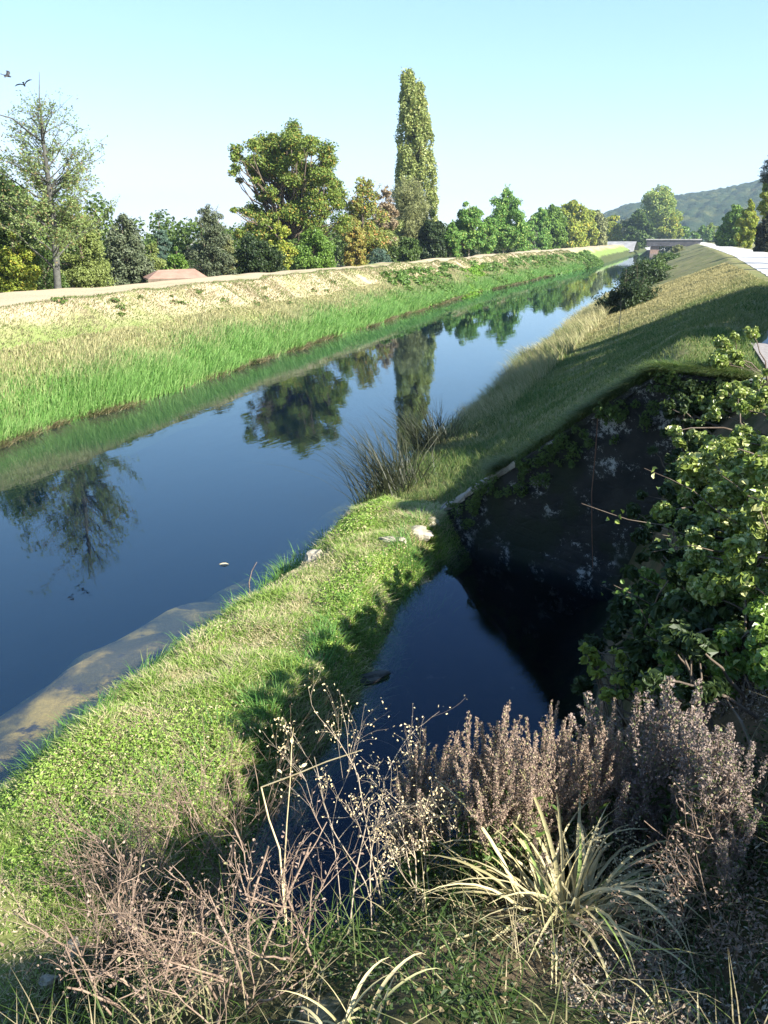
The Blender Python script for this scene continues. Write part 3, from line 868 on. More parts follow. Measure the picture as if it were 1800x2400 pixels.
mt = MB(); mc = MB()
trunk_pts = [on_tree(x, y, LD, 0) - lb for x, y in ((135, 690), (133, 640), (130, 580), (124, 500), (115, 440), (108, 380), (100, 320), (96, 270), (92, 225), (92, 168))]
trunk_pts[0][2] -= .6
tube(mt, trunk_pts, [.17, .16, .15, .13, .11, .09, .07, .045, .022, .008], 7)
tp = np.array(trunk_pts)
for k in range(74):
    y = g.uniform(230, 560)
    hw = np.interp(y, [225, 260, 330, 420, 480, 560], [48, 80, 100, 118, 125, 85])
    cxx = np.interp(y, [225, 400, 560], [88, 112, 130])
    x = max(-20, cxx + g.uniform(-1, 1) * hw * 1.02)
    e = on_tree(x, y, LD, g.normal(0, 1.9)) - lb
    zz = e[2] - abs(x - cxx) * LD / 2090 * g.uniform(.35, .9) - .4
    p = np.array([np.interp(zz, tp[:, 2], tp[:, a]) for a in range(3)])
    cv = curve(p, e, 7, .06, g)
    L_ = np.linalg.norm(e - p)
    tube(mt, cv, np.linspace(min(.05, .012 + .009 * L_), .006, 7), 5)
    dens = np.interp(y, [225, 330, 420, 560], [.2, .42, .8, .9])
    for j in range(int(4 + 7 * dens)):      # side twigs with leaflets
        s = g.uniform(.35, 1); q = np.array([np.interp(s, np.linspace(0, 1, 7), cv[:, a]) for a in range(3)])
        dv = unit(unit(e - p) + g.normal(0, .7, 3) + np.array([0, 0, .15])) * g.uniform(.4, 1.1)
        tube(mt, np.array([q, q + dv * .5 + [0, 0, .03], q + dv]), [.008, .006, .004], 3)
        nn = int(34 * dens)
        P = q + dv * g.random((nn, 1)) * 1.1 + g.normal(0, .11, (nn, 3)) * [1, 1, .6]
        leaves(mc, P, g.normal(0, .6, (nn, 3)) + [0, 0, .8], .13, .07)
mt.build('trunk', plain_mat('grey_bark', (.05, .05, .045), (.10, .10, .085), 6, .9, .5), loc); mc.build('crown', LEAF['locust'], loc)

# two small birds over the sparse tree
M_BIRD = plain_mat('bird_feathers', (0.012, 0.012, 0.014), (0.03, 0.03, 0.03), 20, .6, .1)
for (x, y, hd, bank, lab) in ((17, 178, 0.7, 0.5, 'small dark bird in flight, higher and nearer the left edge'), (57, 199, 2.1, -0.4, 'small dark bird in flight just above the sparse tree top')):
    P = at_dist(x, y, 40.0)
    b = empty('bird', P, lab, 'bird', 'birds in flight above the sparse tree', hd)
    b.rotation_euler = (bank, 0.25, hd)
    mb = MB(); t = np.linspace(-1, 1, 9)
    tube(mb, np.stack([t * .15, t * 0, .012 * t], -1), np.array([.004, .022, .035, .042, .042, .036, .03, .032, .004]), 8)
    mb.add([(-.12, -.02, 0), (-.12, .02, 0), (-.25, .05, .0), (-.25, -.05, 0), (-.12, 0, .012), (-.25, 0, .01)], [np.array([(0, 4, 5, 3), (4, 1, 2, 5)])])
    mb.build('body', M_BIRD, b)
    for s in (1, -1):
        mw = MB()
        xs = [(0.07, -.06), (0.09, -.05), (.05, -.08), (-.06, -.10)]
        ysp = [0.02, .14, .27, .36]; zz = [0.02, .10, .10, .04]
        V = []
        for (f, bk), yy, z_ in zip(xs, ysp, zz):
            V += [(f, s * yy, z_), (bk, s * yy, z_ - .01), ((f + bk) / 2, s * yy, z_ + .012)]
        F = []
        for k in range(3):
            a = 3 * k
            F += [(a, a + 3, a + 5, a + 2), (a + 2, a + 5, a + 4, a + 1)]
        mw.add(V, np.array(F)); mw.build('wing', M_BIRD, b)

# trees and hedge right of the path
GR = 'trees on the right of the path'


def right_tree(name, label, x, top, hw, X, prof, leaf, seed, **kw):
    return tree_px(name, label, x, top, hw, X, prof, leaf, seed, base_z=3.3, group=GR, **kw)


right_tree('roadside_tree', 'green roadside tree on the right of the path, left and farthest of its row', 1718, 470, 33, 10.5, EGG, 'mid', 201, crown_from=.06, clumps=90, per=90, bark=PALEBARK, trunk_r=.14)
right_tree('roadside_tree', 'small green and yellow roadside tree beside the path before the dark hedge', 1748, 460, 24, 10.8, EGG, 'yellow', 202, crown_from=.08, clumps=70, per=90, bark=PALEBARK, trunk_r=.12)
right_tree('yellow_tree', 'bright yellow-green tree at the right edge under the dark conifer', 1796, 408, 26, 11.5, [(0, .3), (.3, .6), (.6, 1), (.85, .9), (1, .4)], 'yellow', 203, crown_from=.3, clumps=90, per=100, trunk_r=.16)
right_tree('dark_conifer', 'dark backlit conifer branch tips at the right edge of the sky', 1822, 296, 52, 12, [(0, .2), (.1, 1), (.4, .9), (.7, .6), (1, .1)], 'backlit_dark', 204, crown_from=.55, clumps=90, per=90, L=.2, W=.07, squash=.45, trunk_r=.25)
right_tree('dark_hedge', 'black-green clipped hedge bush at the right edge beside the path', 1797, 500, 23, 10.2, COLUMN, 'backlit_dark', 205, crown_from=0, clumps=90, per=130, cat='hedge', trunk_r=.1)
right_tree('low_shrub', 'low grey-green shrub at the far end of the path', 1700, 535, 22, 9.5, BOWL, 'deep', 206, crown_from=0, clumps=40, trunk_r=.05)
# the trees right of the frame whose shadows fall across the bank
for k, (X, Y, H, r, lab) in enumerate(((7.6, 13.8, 6.6, 1.7, 'low leafy tree right of the path, nearest of all to the camera'),
                                       (7.6, 17.2, 8.4, 2.5, 'leafy tree right of the path nearest the camera, throwing the broadest shadow on the bank'),
                                       (8.2, 21.0, 9.6, 2.6, 'leafy tree right of the path, second from the camera'),
                                       (8.4, 24.6, 9.8, 2.5, 'leafy tree right of the path, third from the camera'),
                                       (9.0, 29.0, 8.2, 2.2, 'leafy tree right of the path, fourth from the camera'),
                                       (12.5, 50.0, 8.5, 1.1, 'slender tree right of the path throwing a thin shadow stripe'),
                                       (12.5, 63.0, 8.5, 1.5, 'slender tree right of the path, farther one throwing a stripe'),
                                       (13.0, 84.0, 9.0, 1.4, 'slender tree right of the path, farthest one throwing a stripe'))):
    make_tree('shade_tree', lab, (X, Y, 3.35), H, scaled(EGG, r), 'deep', 220 + k, group='shade trees beside the path', clumps=130, cr=r * .34, per=150, L=.26, W=.19, crown_from=.08, trunk_r=.16)

# shrubs along the right waterline, the first on a thin bare stem
GS = 'dark shrubs along the lower right bank'


def bank_shrub(lab, x, y, top, hw, X, leaf, seed, **kw):
    d = ray(x, y); P = EYE + d * (X / d[0]); P[2] = float(h_right(P[0:1], P[1:2])[0])
    D = math.hypot(P[0], P[1]); dt = ray(x, top); zt = 5 + D * dt[2] / math.hypot(dt[0], dt[1])
    rad = hw * D / 2090
    return make_tree('bank_shrub', lab, P, zt - P[2], scaled(BOWL, rad), leaf, seed, group=GS, clumps=60, cr=rad * .35, per=110,
                     L=.10 * D / 28, W=.045 * D / 28, crown_from=kw.get('cf', 0), trunk_r=.04, cat='shrub', up=.7, twigs=20, squash=.8, lean=kw.get('lean', (0, 0)))


bank_shrub('dark feathery shrub above the pale reeds, nearest of the bank shrubs', 1455, 812, 655, 74, -2.9, 'dark', 301, lean=(.5, .3))
bank_shrub('dark shrub leaning over the water, second of the bank shrubs', 1500, 735, 622, 60, -3.0, 'dark', 302)
bank_shrub('dark green shrub where the bank meets the far water', 1528, 680, 610, 46, -2.9, 'deep', 303)
bank_shrub('mid green shrub farther along the lower right bank', 1562, 650, 598, 34, -2.2, 'deep', 304)
bank_shrub('small farthest shrub of the lower right bank', 1585, 632, 594, 24, -1.6, 'deep', 305)
sx = at_lateral(1441, 880, -1.9)
P = np.array([sx[0], sx[1], float(h_right(sx[0:1], sx[1:2])[0])])
sap = empty('sapling', P, 'thin leaning sapling with bare stem and dark tuft on the shaded bank', 'sapling')
mt = MB(); mc = MB()
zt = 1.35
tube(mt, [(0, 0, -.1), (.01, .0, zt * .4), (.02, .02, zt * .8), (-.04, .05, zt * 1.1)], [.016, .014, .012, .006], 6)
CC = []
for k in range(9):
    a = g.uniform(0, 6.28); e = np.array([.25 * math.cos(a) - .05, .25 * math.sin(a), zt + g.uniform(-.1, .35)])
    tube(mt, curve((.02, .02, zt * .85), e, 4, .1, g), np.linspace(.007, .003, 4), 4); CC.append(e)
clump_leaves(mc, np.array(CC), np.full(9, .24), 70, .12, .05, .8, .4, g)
mt.build('trunk', PALEBARK, sap); mc.build('crown', LEAF['backlit_dark'], sap)
# thin cane hanging down the wall
P0 = np.array([-0.86, wall_y(-.86) - .12, 2.75])
cane = empty('hanging_cane', P0, 'thin brown cane hanging down the dark stone wall', 'cane')
mb = MB(); tube(mb, [(0, 0, 0), (.01, -.02, -.5), (.0, -.04, -1.1), (.05, -.06, -1.7), (.1, -.07, -2.2)], [.008, .008, .007, .006, .005], 5)
mb.build('cane', plain_mat('brown_cane', (.12, .06, .04), (.2, .11, .07), 8), cane)

# ------------------------------------------------------------------ shed with tan roof behind the left bank
M_ROOF = plain_mat('tan_roof_felt', (0.24, 0.14, 0.10), (0.33, 0.20, 0.145), 1.2, .85, .25, bscale=9)
M_SHED = plain_mat('shed_boards', (0.10, 0.075, 0.05), (0.16, 0.12, 0.09), 4, .9, .4)
p0 = at_dist(348, 662, 54.0); p1 = at_dist(490, 654, 54.5)
cx_, cy_ = (p0[0] + p1[0]) / 2, (p0[1] + p1[1]) / 2
ang = math.atan2(p1[1] - p0[1], p1[0] - p0[0]); Lh = math.hypot(p1[0] - p0[0], p1[1] - p0[1]) / 2
shed = empty('shed', (cx_, cy_, 1.0), 'low shed with tan hipped roof peeking over the bank', 'shed', rz=ang)
ze, zr = 1.75, 2.2
mb = MB(); box(mb, -Lh + .3, Lh - .3, .3, 2.7, -.1, ze + .02); mb.build('wall', M_SHED, shed)
mb = MB()
V = [(-Lh, 0, ze), (Lh, 0, ze), (Lh, 3, ze), (-Lh, 3, ze), (-Lh + .8, 1.4, zr), (Lh - .6, 1.4, zr + .05), (Lh - .6, 1.7, zr + .05), (-Lh + .8, 1.7, zr),
     (-Lh, 0, ze - .1), (Lh, 0, ze - .1), (Lh, 3, ze - .1), (-Lh, 3, ze - .1)]
mb.add(V, np.array([(0, 1, 5, 4), (1, 2, 6, 5), (2, 3, 7, 6), (3, 0, 4, 7), (4, 5, 6, 7), (8, 9, 1, 0), (9, 10, 2, 1), (10, 11, 3, 2), (11, 8, 0, 3), (11, 10, 9, 8)]))
rf = mb.build('roof', M_ROOF, shed)
mb = MB(); box(mb, -Lh - .02, Lh + .02, -.05, -.004, ze - .2, ze + .01); mb.build('eave_board', M_SHED, rf)

# ------------------------------------------------------------------ distant bridge
M_DECK = plain_mat('bridge_concrete', (0.05, 0.047, 0.05), (0.09, 0.085, 0.09), .8, .9, .1)
M_ABUT = plain_mat('abutment_brick', (0.20, 0.13, 0.10), (0.30, 0.20, 0.15), .8, .9, .2)
M_RAIL = plain_mat('pale_parapet', (0.25, 0.24, 0.22), (0.4, 0.38, 0.35), .8, .9, .1)
BY = 330.0
br = empty('road_bridge', (-6, BY, 2.5), 'low flat road bridge crossing the canal far away', 'bridge')
mb = MB(); box(mb, -6.0, 12.0, 0, 8, 0.05, 2.1); mb.build('deck', M_DECK, br)
mb = MB(); box(mb, -6.3, 12.4, -.25, 0.15, 2.1, 2.5); mb.build('parapet', M_RAIL, br)
mb = MB(); box(mb, -6.3, 12.4, 7.85, 8.25, 2.1, 2.5); mb.build('parapet', M_RAIL, br)
mb = MB(); box(mb, -4.6, -1.6, .6, 7.4, -5, 0.03); mb.build('abutment', M_ABUT, br)
mb = MB(); box(mb, 7.6, 11.5, .6, 7.4, -5, 0.03); mb.build('abutment', M_ABUT, br)
# approach embankment
mb = MB()
grid(mb, np.linspace(-60, -15.5, 30), np.linspace(300, 352, 20), lambda X, Y: 1.0 + 3.3 * np.clip(1 - np.abs(Y - 334) / 16, 0, 1) ** .6 * np.clip((X + 60) / 25, 0, 1))
tag(mb.build('embankment', plain_mat('gravel_bank', (.16, .155, .15), (.27, .265, .26), .6)), kind='structure')

# ------------------------------------------------------------------ wooded hill
def hill_h(X, Y):
    ang = X / Y
    # ridge line read as slope above the plain for each direction
    ridge = np.interp(ang, [-.16, -.125, -.09, -.06, -.02, .02, .06, .085, .12, .2], [0, .008, .022, .036, .045, .051, .060, .072, .082, .086])
    u = np.clip((Y - 900) / 500, 0, 1); u = np.sin(u * math.pi / 2) ** .8
    return 2 + ridge * 1400 * .79 * u


xs = np.arange(-330, 420, 3.2); ysh = np.arange(890, 1420, 3.6)
Xg, Yg = np.meshgrid(xs, ysh); Zg = hill_h(Xg, Yg)
dome = np.zeros_like(Zg)
gh = np.random.default_rng(9)
for k in range(9000):
    cx, cy = gh.uniform(-330, 420), gh.uniform(890, 1420); rr = gh.uniform(5, 10); hh = gh.uniform(5, 12)
    i0 = max(0, int((cx - rr + 330) / 3.2)); i1 = min(len(xs), int((cx + rr + 330) / 3.2) + 2)
    j0 = max(0, int((cy - rr - 890) / 3.6)); j1 = min(len(ysh), int((cy + rr - 890) / 3.6) + 2)
    d2 = ((Xg[j0:j1, i0:i1] - cx) ** 2 + (Yg[j0:j1, i0:i1] - cy) ** 2) / rr ** 2
    dome[j0:j1, i0:i1] = np.maximum(dome[j0:j1, i0:i1], hh * np.sqrt(np.clip(1 - d2, 0, 1)))
Zg = Zg + dome * np.clip((Zg - 2) / 8, 0, 1)
mb = MB(); nx = len(xs); i = np.arange(len(ysh) - 1)[:, None] * nx + np.arange(nx - 1)[None, :]
mb.add(np.stack([Xg, Yg, Zg], -1).reshape(-1, 3), np.stack([i, i + 1, i + nx + 1, i + nx], -1).reshape(-1, 4), True)
m_hill = ground_mat('forest_hill', [((0.030, 0.050, 0.022), 0, 0), ((0.075, 0.085, 0.03), 'noise', (0.05, 0.45, 0.65)), ((0.09, 0.07, 0.03), 'noise', (0.11, 0.6, 0.7)), ((0.02, 0.035, 0.018), 'noise', (0.03, .5, .7))], bump=1.0, bscale=.35, bdist=3.0)
tag(mb.build('hill', m_hill), kind='structure')

# far tree belts: masses nobody could count
def belt(name, pts, hmin, hmax, n, leaf, L, seed):
    g = np.random.default_rng(seed); mb = MB(); pts = np.array(pts, float)
    s = g.random(n) * (len(pts) - 1); k = np.minimum(s.astype(int), len(pts) - 2); f = (s - k)[:, None]
    base = pts[k] * (1 - f) + pts[k + 1] * f
    Hh = g.uniform(hmin, hmax, n)
    C = []; Rr = []
    for b, h in zip(base, Hh):
        for j in range(7):
            C.append(b + [g.normal(0, h * .22), g.normal(0, h * .2), h * g.uniform(.12, .88)]); Rr.append(h * g.uniform(.13, .24))
    clump_leaves(mb, np.array(C), np.array(Rr), 60, L, L * .7, .9, .4, g)
    o = mb.build(name, LEAF[leaf]); tag(o, kind='stuff')
    return o


tag(belt('far_woodland', [(-52, 30, 1), (-50, 60, 1), (-48, 110, 1), (-46, 180, 1), (-44, 290, 1)], 5, 8, 190, 'deep', .42, 401), 'dark woodland filling the gaps behind the bank trees', 'woodland')
tag(belt('distant_trees', [(-60, 420, 2), (0, 450, 2), (40, 470, 2), (90, 430, 2)], 6, 11, 70, 'mid', 1.3, 402), 'bluish distant trees below the wooded hill', 'trees')
tree_px('round_tree', 'small round yellowish tree far off at the end of the path', 1664, 522, 15, 12.5, ROUND, 'big', 147, base_z=3.0, clumps=40, crown_from=.1, cat='tree')
tree_px('pale_shrub', 'pale silvery shrub on the bank before the distant bridge', 1592, 576, 14, -.9, BOWL, 'olive', 148, base_z=1.4, clumps=30, crown_from=0, cat='shrub', trunk_r=.04)

# ------------------------------------------------------------------ grass (stuff)
def scatter(n, x0, x1, y0, y1, g, ypow=1.0):
    return g.uniform(x0, x1, n), y0 + (y1 - y0) * g.random(n) ** ypow


gg = np.random.default_rng(12)
M_REED = grass_mat('waterside_grass', (0.10, 0.24, 0.045), (0.26, 0.42, 0.125), 'z', (0.9, 1.8, 1.6), (0.40, 0.37, 0.19), (.55, .8), .35)
mb = MB()
n = 150000
Y = 8 + 150 * gg.random(n) ** 1.7; W_ = w_left(Y); s = gg.random(n) ** 1.15
X = W_ + 0.15 - 2.7 * s
Z = h_left(X, Y)
dist = np.hypot(X, Y) / 25
hh = (0.66 - 0.50 * s) * gg.uniform(.55, 1.25, n) * (0.45 + 1.1 * vnoise(X * .9, Y * .5, 2))
blades(mb, np.stack([X, Y, np.maximum(Z, -.1)], -1), hh, 0.022 * np.maximum(1, dist) * (1 + s * .3), lean=gg.normal(.14, .12, n), curv=gg.uniform(.05, .55, n), az=gg.normal(R(20), 1.4, n), seg=2)
nf = 22000; Yf = 8 + 120 * gg.random(nf) ** 1.7; Xf = w_left(Yf) + gg.normal(.10, .14, nf)
okf = vnoise(Yf * .45, Yf * 0, 61) * .6 + vnoise(Yf * 2.7, Yf * 0, 62) * .4 + gg.normal(0, .12, nf) > .5; Xf = Xf[okf]; Yf = Yf[okf]; nf = len(Xf)
mbf = MB(); blades(mbf, np.stack([Xf, Yf, np.full(nf, -.03)], -1), gg.uniform(.08, .42, nf), .02 * np.maximum(1, np.hypot(Xf, Yf) / 25), az=gg.normal(0, .9, nf), lean=gg.uniform(.2, 1.2, nf), curv=gg.uniform(.3, 1.2, nf), seg=2)
tag(mbf.build('waterline_straw', grass_mat('waterline_straw', (.16, .13, .06), (.45, .38, .22), None, None, (.06, .08, .02), (.5, .65), .8)), 'broken straw-coloured stems along the left waterline', 'dead grass', kind='stuff')
tag(mb.build('waterside_grass', M_REED), 'lush green tall grass along the left waterline', 'grass', kind='stuff')
M_DRY = grass_mat('dry_bank_grass', (0.27, 0.25, 0.13), (0.44, 0.37, 0.24), None, None, (0.18, 0.25, 0.07), (.46, .6), .55)
mb = MB()
n = 90000
Y = 8 + 160 * gg.random(n) ** 1.7; W_ = w_left(Y); s = gg.random(n)
X = W_ - 2.0 - 2.6 * s; Z = h_left(X, Y); dist = np.hypot(X, Y) / 25
hh = 0.09 * gg.uniform(.5, 1.3, n) * (.5 + 1.1 * vnoise(X * .9, Y * .6, 6))
blades(mb, np.stack([X, Y, Z], -1), hh, 0.02 * np.maximum(1, dist), lean=gg.normal(.5, .2, n), curv=gg.uniform(.2, .9, n), az=gg.normal(R(10), .9, n), seg=2)
tag(mb.build('dry_grass', M_DRY), 'short sun-dried grass on the upper left bank', 'grass', kind='stuff')
# leafy weeds on the farther left bank
mb = MB(); n = 900
Y = 62 + 130 * gg.random(n); W_ = w_left(Y); s = gg.random(n); X = W_ + .1 - 3.4 * s ** 1.2
C = np.stack([X, Y, h_left(X, Y) + .12], -1)
keep = vnoise(X * .3, Y * .12, 9) + (Y - 60) / 160 > .45
clump_leaves(mb, C[keep], gg.uniform(.3, .6, keep.sum()), 34, .34, .2, .7, .6, gg)
tag(mb.build('bank_weeds', leaf_mat('weed_leaves', (0.06, .125, .022), (.14, .23, .045))), 'leafy green weeds on the distant left bank', 'weeds', kind='stuff')
cc = at_lateral(1100, 665, -20.0)
cy = cc[1]
iv = empty('ivy_patch', (-20, cy, 2.0), 'bright green ivy patch running down the left bank', 'creeper')
mb = MB(); n = 260; t = gg.random(n); X = -20.9 + 3.2 * t + gg.normal(0, .1, n); Y = cy + 6 - 15 * t + gg.normal(0, 1.6, n)
C = np.stack([X, Y, h_left(X, Y) + .12], -1) - np.array([-20, cy, 2.0])
clump_leaves(mb, C, gg.uniform(.3, .5, n), 40, .3, .2, .6, .6, gg)
mb.build('foliage', leaf_mat('ivy_leaves', (0.075, .17, .012), (.17, .30, .03)), iv)
mb = MB()
for k in range(5):
    q = C[gg.integers(n, size=4)]; q = q[np.argsort(q[:, 0])]
    tube(mb, q, .03, 4)
mb.build('stem', BARK, iv)

# right bank grass
M_RG = grass_mat('bank_grass', (0.045, 0.095, 0.018), (0.10, 0.165, 0.035), 'y', (25, 48, 24), (0.33, 0.29, 0.13), (.42, .62), .5)  # tree shade near the wall and sunlit dry yellow beyond put into blade colour
mb = MB(); n = 130000
Y = 12 + 60 * gg.random(n) ** 1.8; X = gg.uniform(-5.5, 3.2, n); ok = (X < np.interp(Y, PY, PXL) - .05) & (Y > wall_y(np.clip(X, -4, 1)) + .3)
X = X[ok]; Y = Y[ok]; n = len(X); Z = h_right(X, Y); dist = np.hypot(X, Y) / 14
low = np.clip((-X - 2.6) / 2.5, 0, 1)
hh = (0.10 + .12 * low) * gg.uniform(.5, 1.3, n) * (.5 + vnoise(X * 1.2, Y * 1.2, 16))
blades(mb, np.stack([X, Y, Z], -1), hh, 0.009 * np.maximum(1, dist), lean=gg.normal(.3, .2, n), curv=gg.uniform(.1, .8, n), seg=2)
tag(mb.build('bank_grass', M_RG), 'short turf on the right bank beyond the stone wall', 'grass', kind='stuff')
M_TALL = grass_mat('tall_dry_reeds', (0.24, 0.23, 0.10), (0.46, 0.41, 0.22), None, None, (0.14, 0.18, 0.05), (.56, .7), .3)
mb = MB(); n = 24000
Y = 18 + 62 * gg.random(n) ** 1.3; X = -5.55 + 1.9 * gg.random(n) ** 1.6; Z = h_right(X, Y); dist = np.hypot(X, Y) / 20
hh = np.clip((Y - 16) / 14, .25, 1) * (0.45 + .45 * vnoise(X * .8, Y * .35, 19)) * gg.uniform(.5, 1.3, n)
blades(mb, np.stack([X, Y, np.maximum(Z, -.05)], -1), hh, 0.013 * np.maximum(1, dist), lean=gg.normal(.25, .15, n), curv=gg.uniform(.1, .8, n), az=gg.normal(math.pi, .9, n), seg=3)
tag(mb.build('tall_grass', M_TALL), 'tall straw-coloured grass along the right waterline', 'grass', kind='stuff')
mb = MB(); n = 30000
X = gg.uniform(-2.6, .9, n); Y = wall_y(X) + .08 + np.abs(gg.normal(0, .2, n)); Z = np.minimum(wall_top(X), 3.35) + .0
dn = vnoise(X * 3, X * 0, 5) + (X + 2.3) / 2.5 > gg.uniform(.3, 1.0, n); X, Y, Z = X[dn], Y[dn], Z[dn]; n = len(X)
blades(mb, np.stack([X, Y, Z], -1), gg.uniform(.06, .24, n), .009, az=gg.normal(R(-100), .9, n), lean=gg.uniform(.2, .9, n), curv=gg.uniform(.4, 1.6, n), seg=3)
tag(mb.build('wall_top_grass', M_RG), 'dry grass hanging over the top of the stone wall', 'grass', kind='stuff')
mb = MB(); K = 60; X = gg.uniform(-3.2, .6, K); C = np.stack([X, wall_y(X) - .06 - gg.random(K) * .08, np.minimum(wall_top(X), 3.35) - gg.random(K) ** 2 * .55], -1)
clump_leaves(mb, C, gg.uniform(.05, .16, K), 60, .045, .03, 1.1, .3, gg, oval=True)
tag(mb.build('wall_weeds', LEAF['deep']), 'dark weeds rooted in the stone wall below its top', 'weeds', kind='stuff')
# dark sedge leaning into the water beside the wall
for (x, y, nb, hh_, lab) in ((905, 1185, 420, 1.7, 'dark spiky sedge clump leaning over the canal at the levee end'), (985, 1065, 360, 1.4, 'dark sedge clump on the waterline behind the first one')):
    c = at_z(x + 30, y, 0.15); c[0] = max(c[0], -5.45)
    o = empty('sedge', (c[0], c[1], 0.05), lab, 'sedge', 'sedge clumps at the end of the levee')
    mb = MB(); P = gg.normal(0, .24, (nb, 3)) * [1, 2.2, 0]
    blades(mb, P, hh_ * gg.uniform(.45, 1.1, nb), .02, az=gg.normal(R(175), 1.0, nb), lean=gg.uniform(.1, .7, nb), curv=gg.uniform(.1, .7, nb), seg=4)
    mb.build('leaf_blades', LEAF['backlit_dark'], o)

# levee: short grass, broad leaves, bare spots
M_LEV = grass_mat('levee_grass', (0.13, 0.24, 0.03), (0.34, 0.45, 0.10), None, None, (0.52, 0.45, 0.26), (.46, .62), 1.3)
mb = MB(); n = 300000
X = gg.uniform(-5.6, -2.6, n); Y = 0.6 + 13.5 * gg.random(n) ** 1.2
bare = fbm(X * 1.1, Y * .9, 51)
z_ = h_near(X, Y); zr_ = h_right(X, Y); ok = (z_ > .02) & (z_ < 1.6) & (Y < wall_y(X) + .2) & (gg.random(n) > np.clip((bare - .52) * 5, 0, .9))
X = X[ok]; Y = Y[ok]; Z = z_[ok]; n = len(X)
patch = vnoise(X * 2.1, Y * 2.1, 52)
hh = (.045 + .11 * patch ** 2) * gg.uniform(.5, 1.4, n)
wd = (.005 + .004 * patch) * (1 + .05 * Y)
blades(mb, np.stack([X, Y, Z - .01], -1), hh, wd, lean=gg.normal(.4, .3, n), curv=gg.uniform(.2, 1.0, n), seg=2)
tag(mb.build('levee_grass', M_LEV), 'sunlit short grass covering the levee between canal and basin', 'grass', kind='stuff')
mb = MB(); n = 26000; X = gg.uniform(-5.2, -3.1, n); Y = 1.5 + 11.5 * gg.random(n); kp = (fbm(X * 1.1, Y * .9, 51) + .12 * (vnoise(X * 6, Y * 6, 54) - .5)) > .55; X, Y = X[kp], Y[kp]; n = len(X)
leaves(mb, np.stack([X, Y, h_near(X, Y) + gg.random(n) * .04], -1), gg.normal(0, .5, (n, 3)) + [0, 0, .9], gg.uniform(.01, .05, n), gg.uniform(.004, .012, n))
tag(mb.build('dead_litter', leaf_mat('levee_litter', (.22, .17, .10), (.46, .39, .26), trans=.1, scale=3)), 'dead stems and litter in the worn patches of the levee', 'litter', kind='stuff')
mb = MB(); n = 170000
X = gg.uniform(-5.5, -2.7, n); Y = 1.0 + 12.6 * gg.random(n)
z_ = h_near(X, Y); lush = vnoise(X * 1.3 + 7, Y * 1.0, 53)
ok = (z_ > .1) & (z_ < 1.4) & (Y < wall_y(X) + .2) & (lush + .25 * np.clip((X + 4) / .8, 0, 1) > gg.uniform(.55, .8, n))
X = X[ok]; Y = Y[ok]; Z = z_[ok]; n = len(X)
Z = Z + gg.uniform(0, .13, n) * lush[ok] + .015
leaves(mb, np.stack([X, Y, Z], -1), gg.normal(0, .55, (n, 3)) + [0, 0, 1], gg.uniform(.012, .04, n) * (.8 + .05 * Y), gg.uniform(.008, .02, n) * (.8 + .05 * Y), oval=True)
tag(mb.build('levee_weeds', leaf_mat('levee_weed_leaves', (0.11, .22, .025), (.33, .44, .09), (.50, .44, .24), scale=1.2)), 'small leafy weeds spread over the levee', 'weeds', kind='stuff')
# taller tufts on the water side and basin side
mb = MB()
for k in range(150):
    if k < 90:
        cxx, cyy = -5.25 + gg.normal(0, .12), gg.uniform(2.5, 13)
    else:
        cxx, cyy = -3.25 + gg.normal(0, .15), gg.uniform(4, 12.3)
    nb = gg.integers(25, 70); sp = gg.uniform(.05, .13)
    P = np.stack([cxx + gg.normal(0, sp, nb), cyy + gg.normal(0, sp * 1.4, nb)], -1)
    zz = h_near(P[:, 0], P[:, 1])
    blades(mb, np.column_stack([P, np.maximum(zz, 0) - .01]), gg.uniform(.10, .30, nb), .009, az=np.arctan2(P[:, 1] - cyy, P[:, 0] - cxx), lean=gg.uniform(.1, .5, nb), curv=gg.uniform(.2, .9, nb), seg=3)
tag(mb.build('grass_tufts', grass_mat('tuft_grass', (0.06, 0.16, 0.03), (0.14, 0.28, 0.06), None, None, (.26, .26, .08), (.6, .8), 2.0)), 'brighter green tufts along both edges of the levee', 'grass', kind='stuff')

def gz(X, Y):
    return float(h_near(np.array([float(X)]), np.array([float(Y)]))[0])


def hit(x, y):
    """where the line of sight through (x, y) meets the near ground"""
    d = ray(x, y); t = np.arange(1.2, 14, .01); P = EYE + d * t[:, None]
    k = np.argmax(P[:, 2] < h_near(P[:, 0], P[:, 1])); p = P[k].copy(); p[2] = gz(p[0], p[1]); return p


# stones
M_DSTONE = plain_mat('wet_dark_stone', (0.03, 0.03, 0.028), (0.09, 0.09, 0.08), 6, .7, .5)
M_STONE = plain_mat('pale_stone', (0.17, 0.15, 0.11), (0.40, 0.36, 0.28), 6, .9, .5)


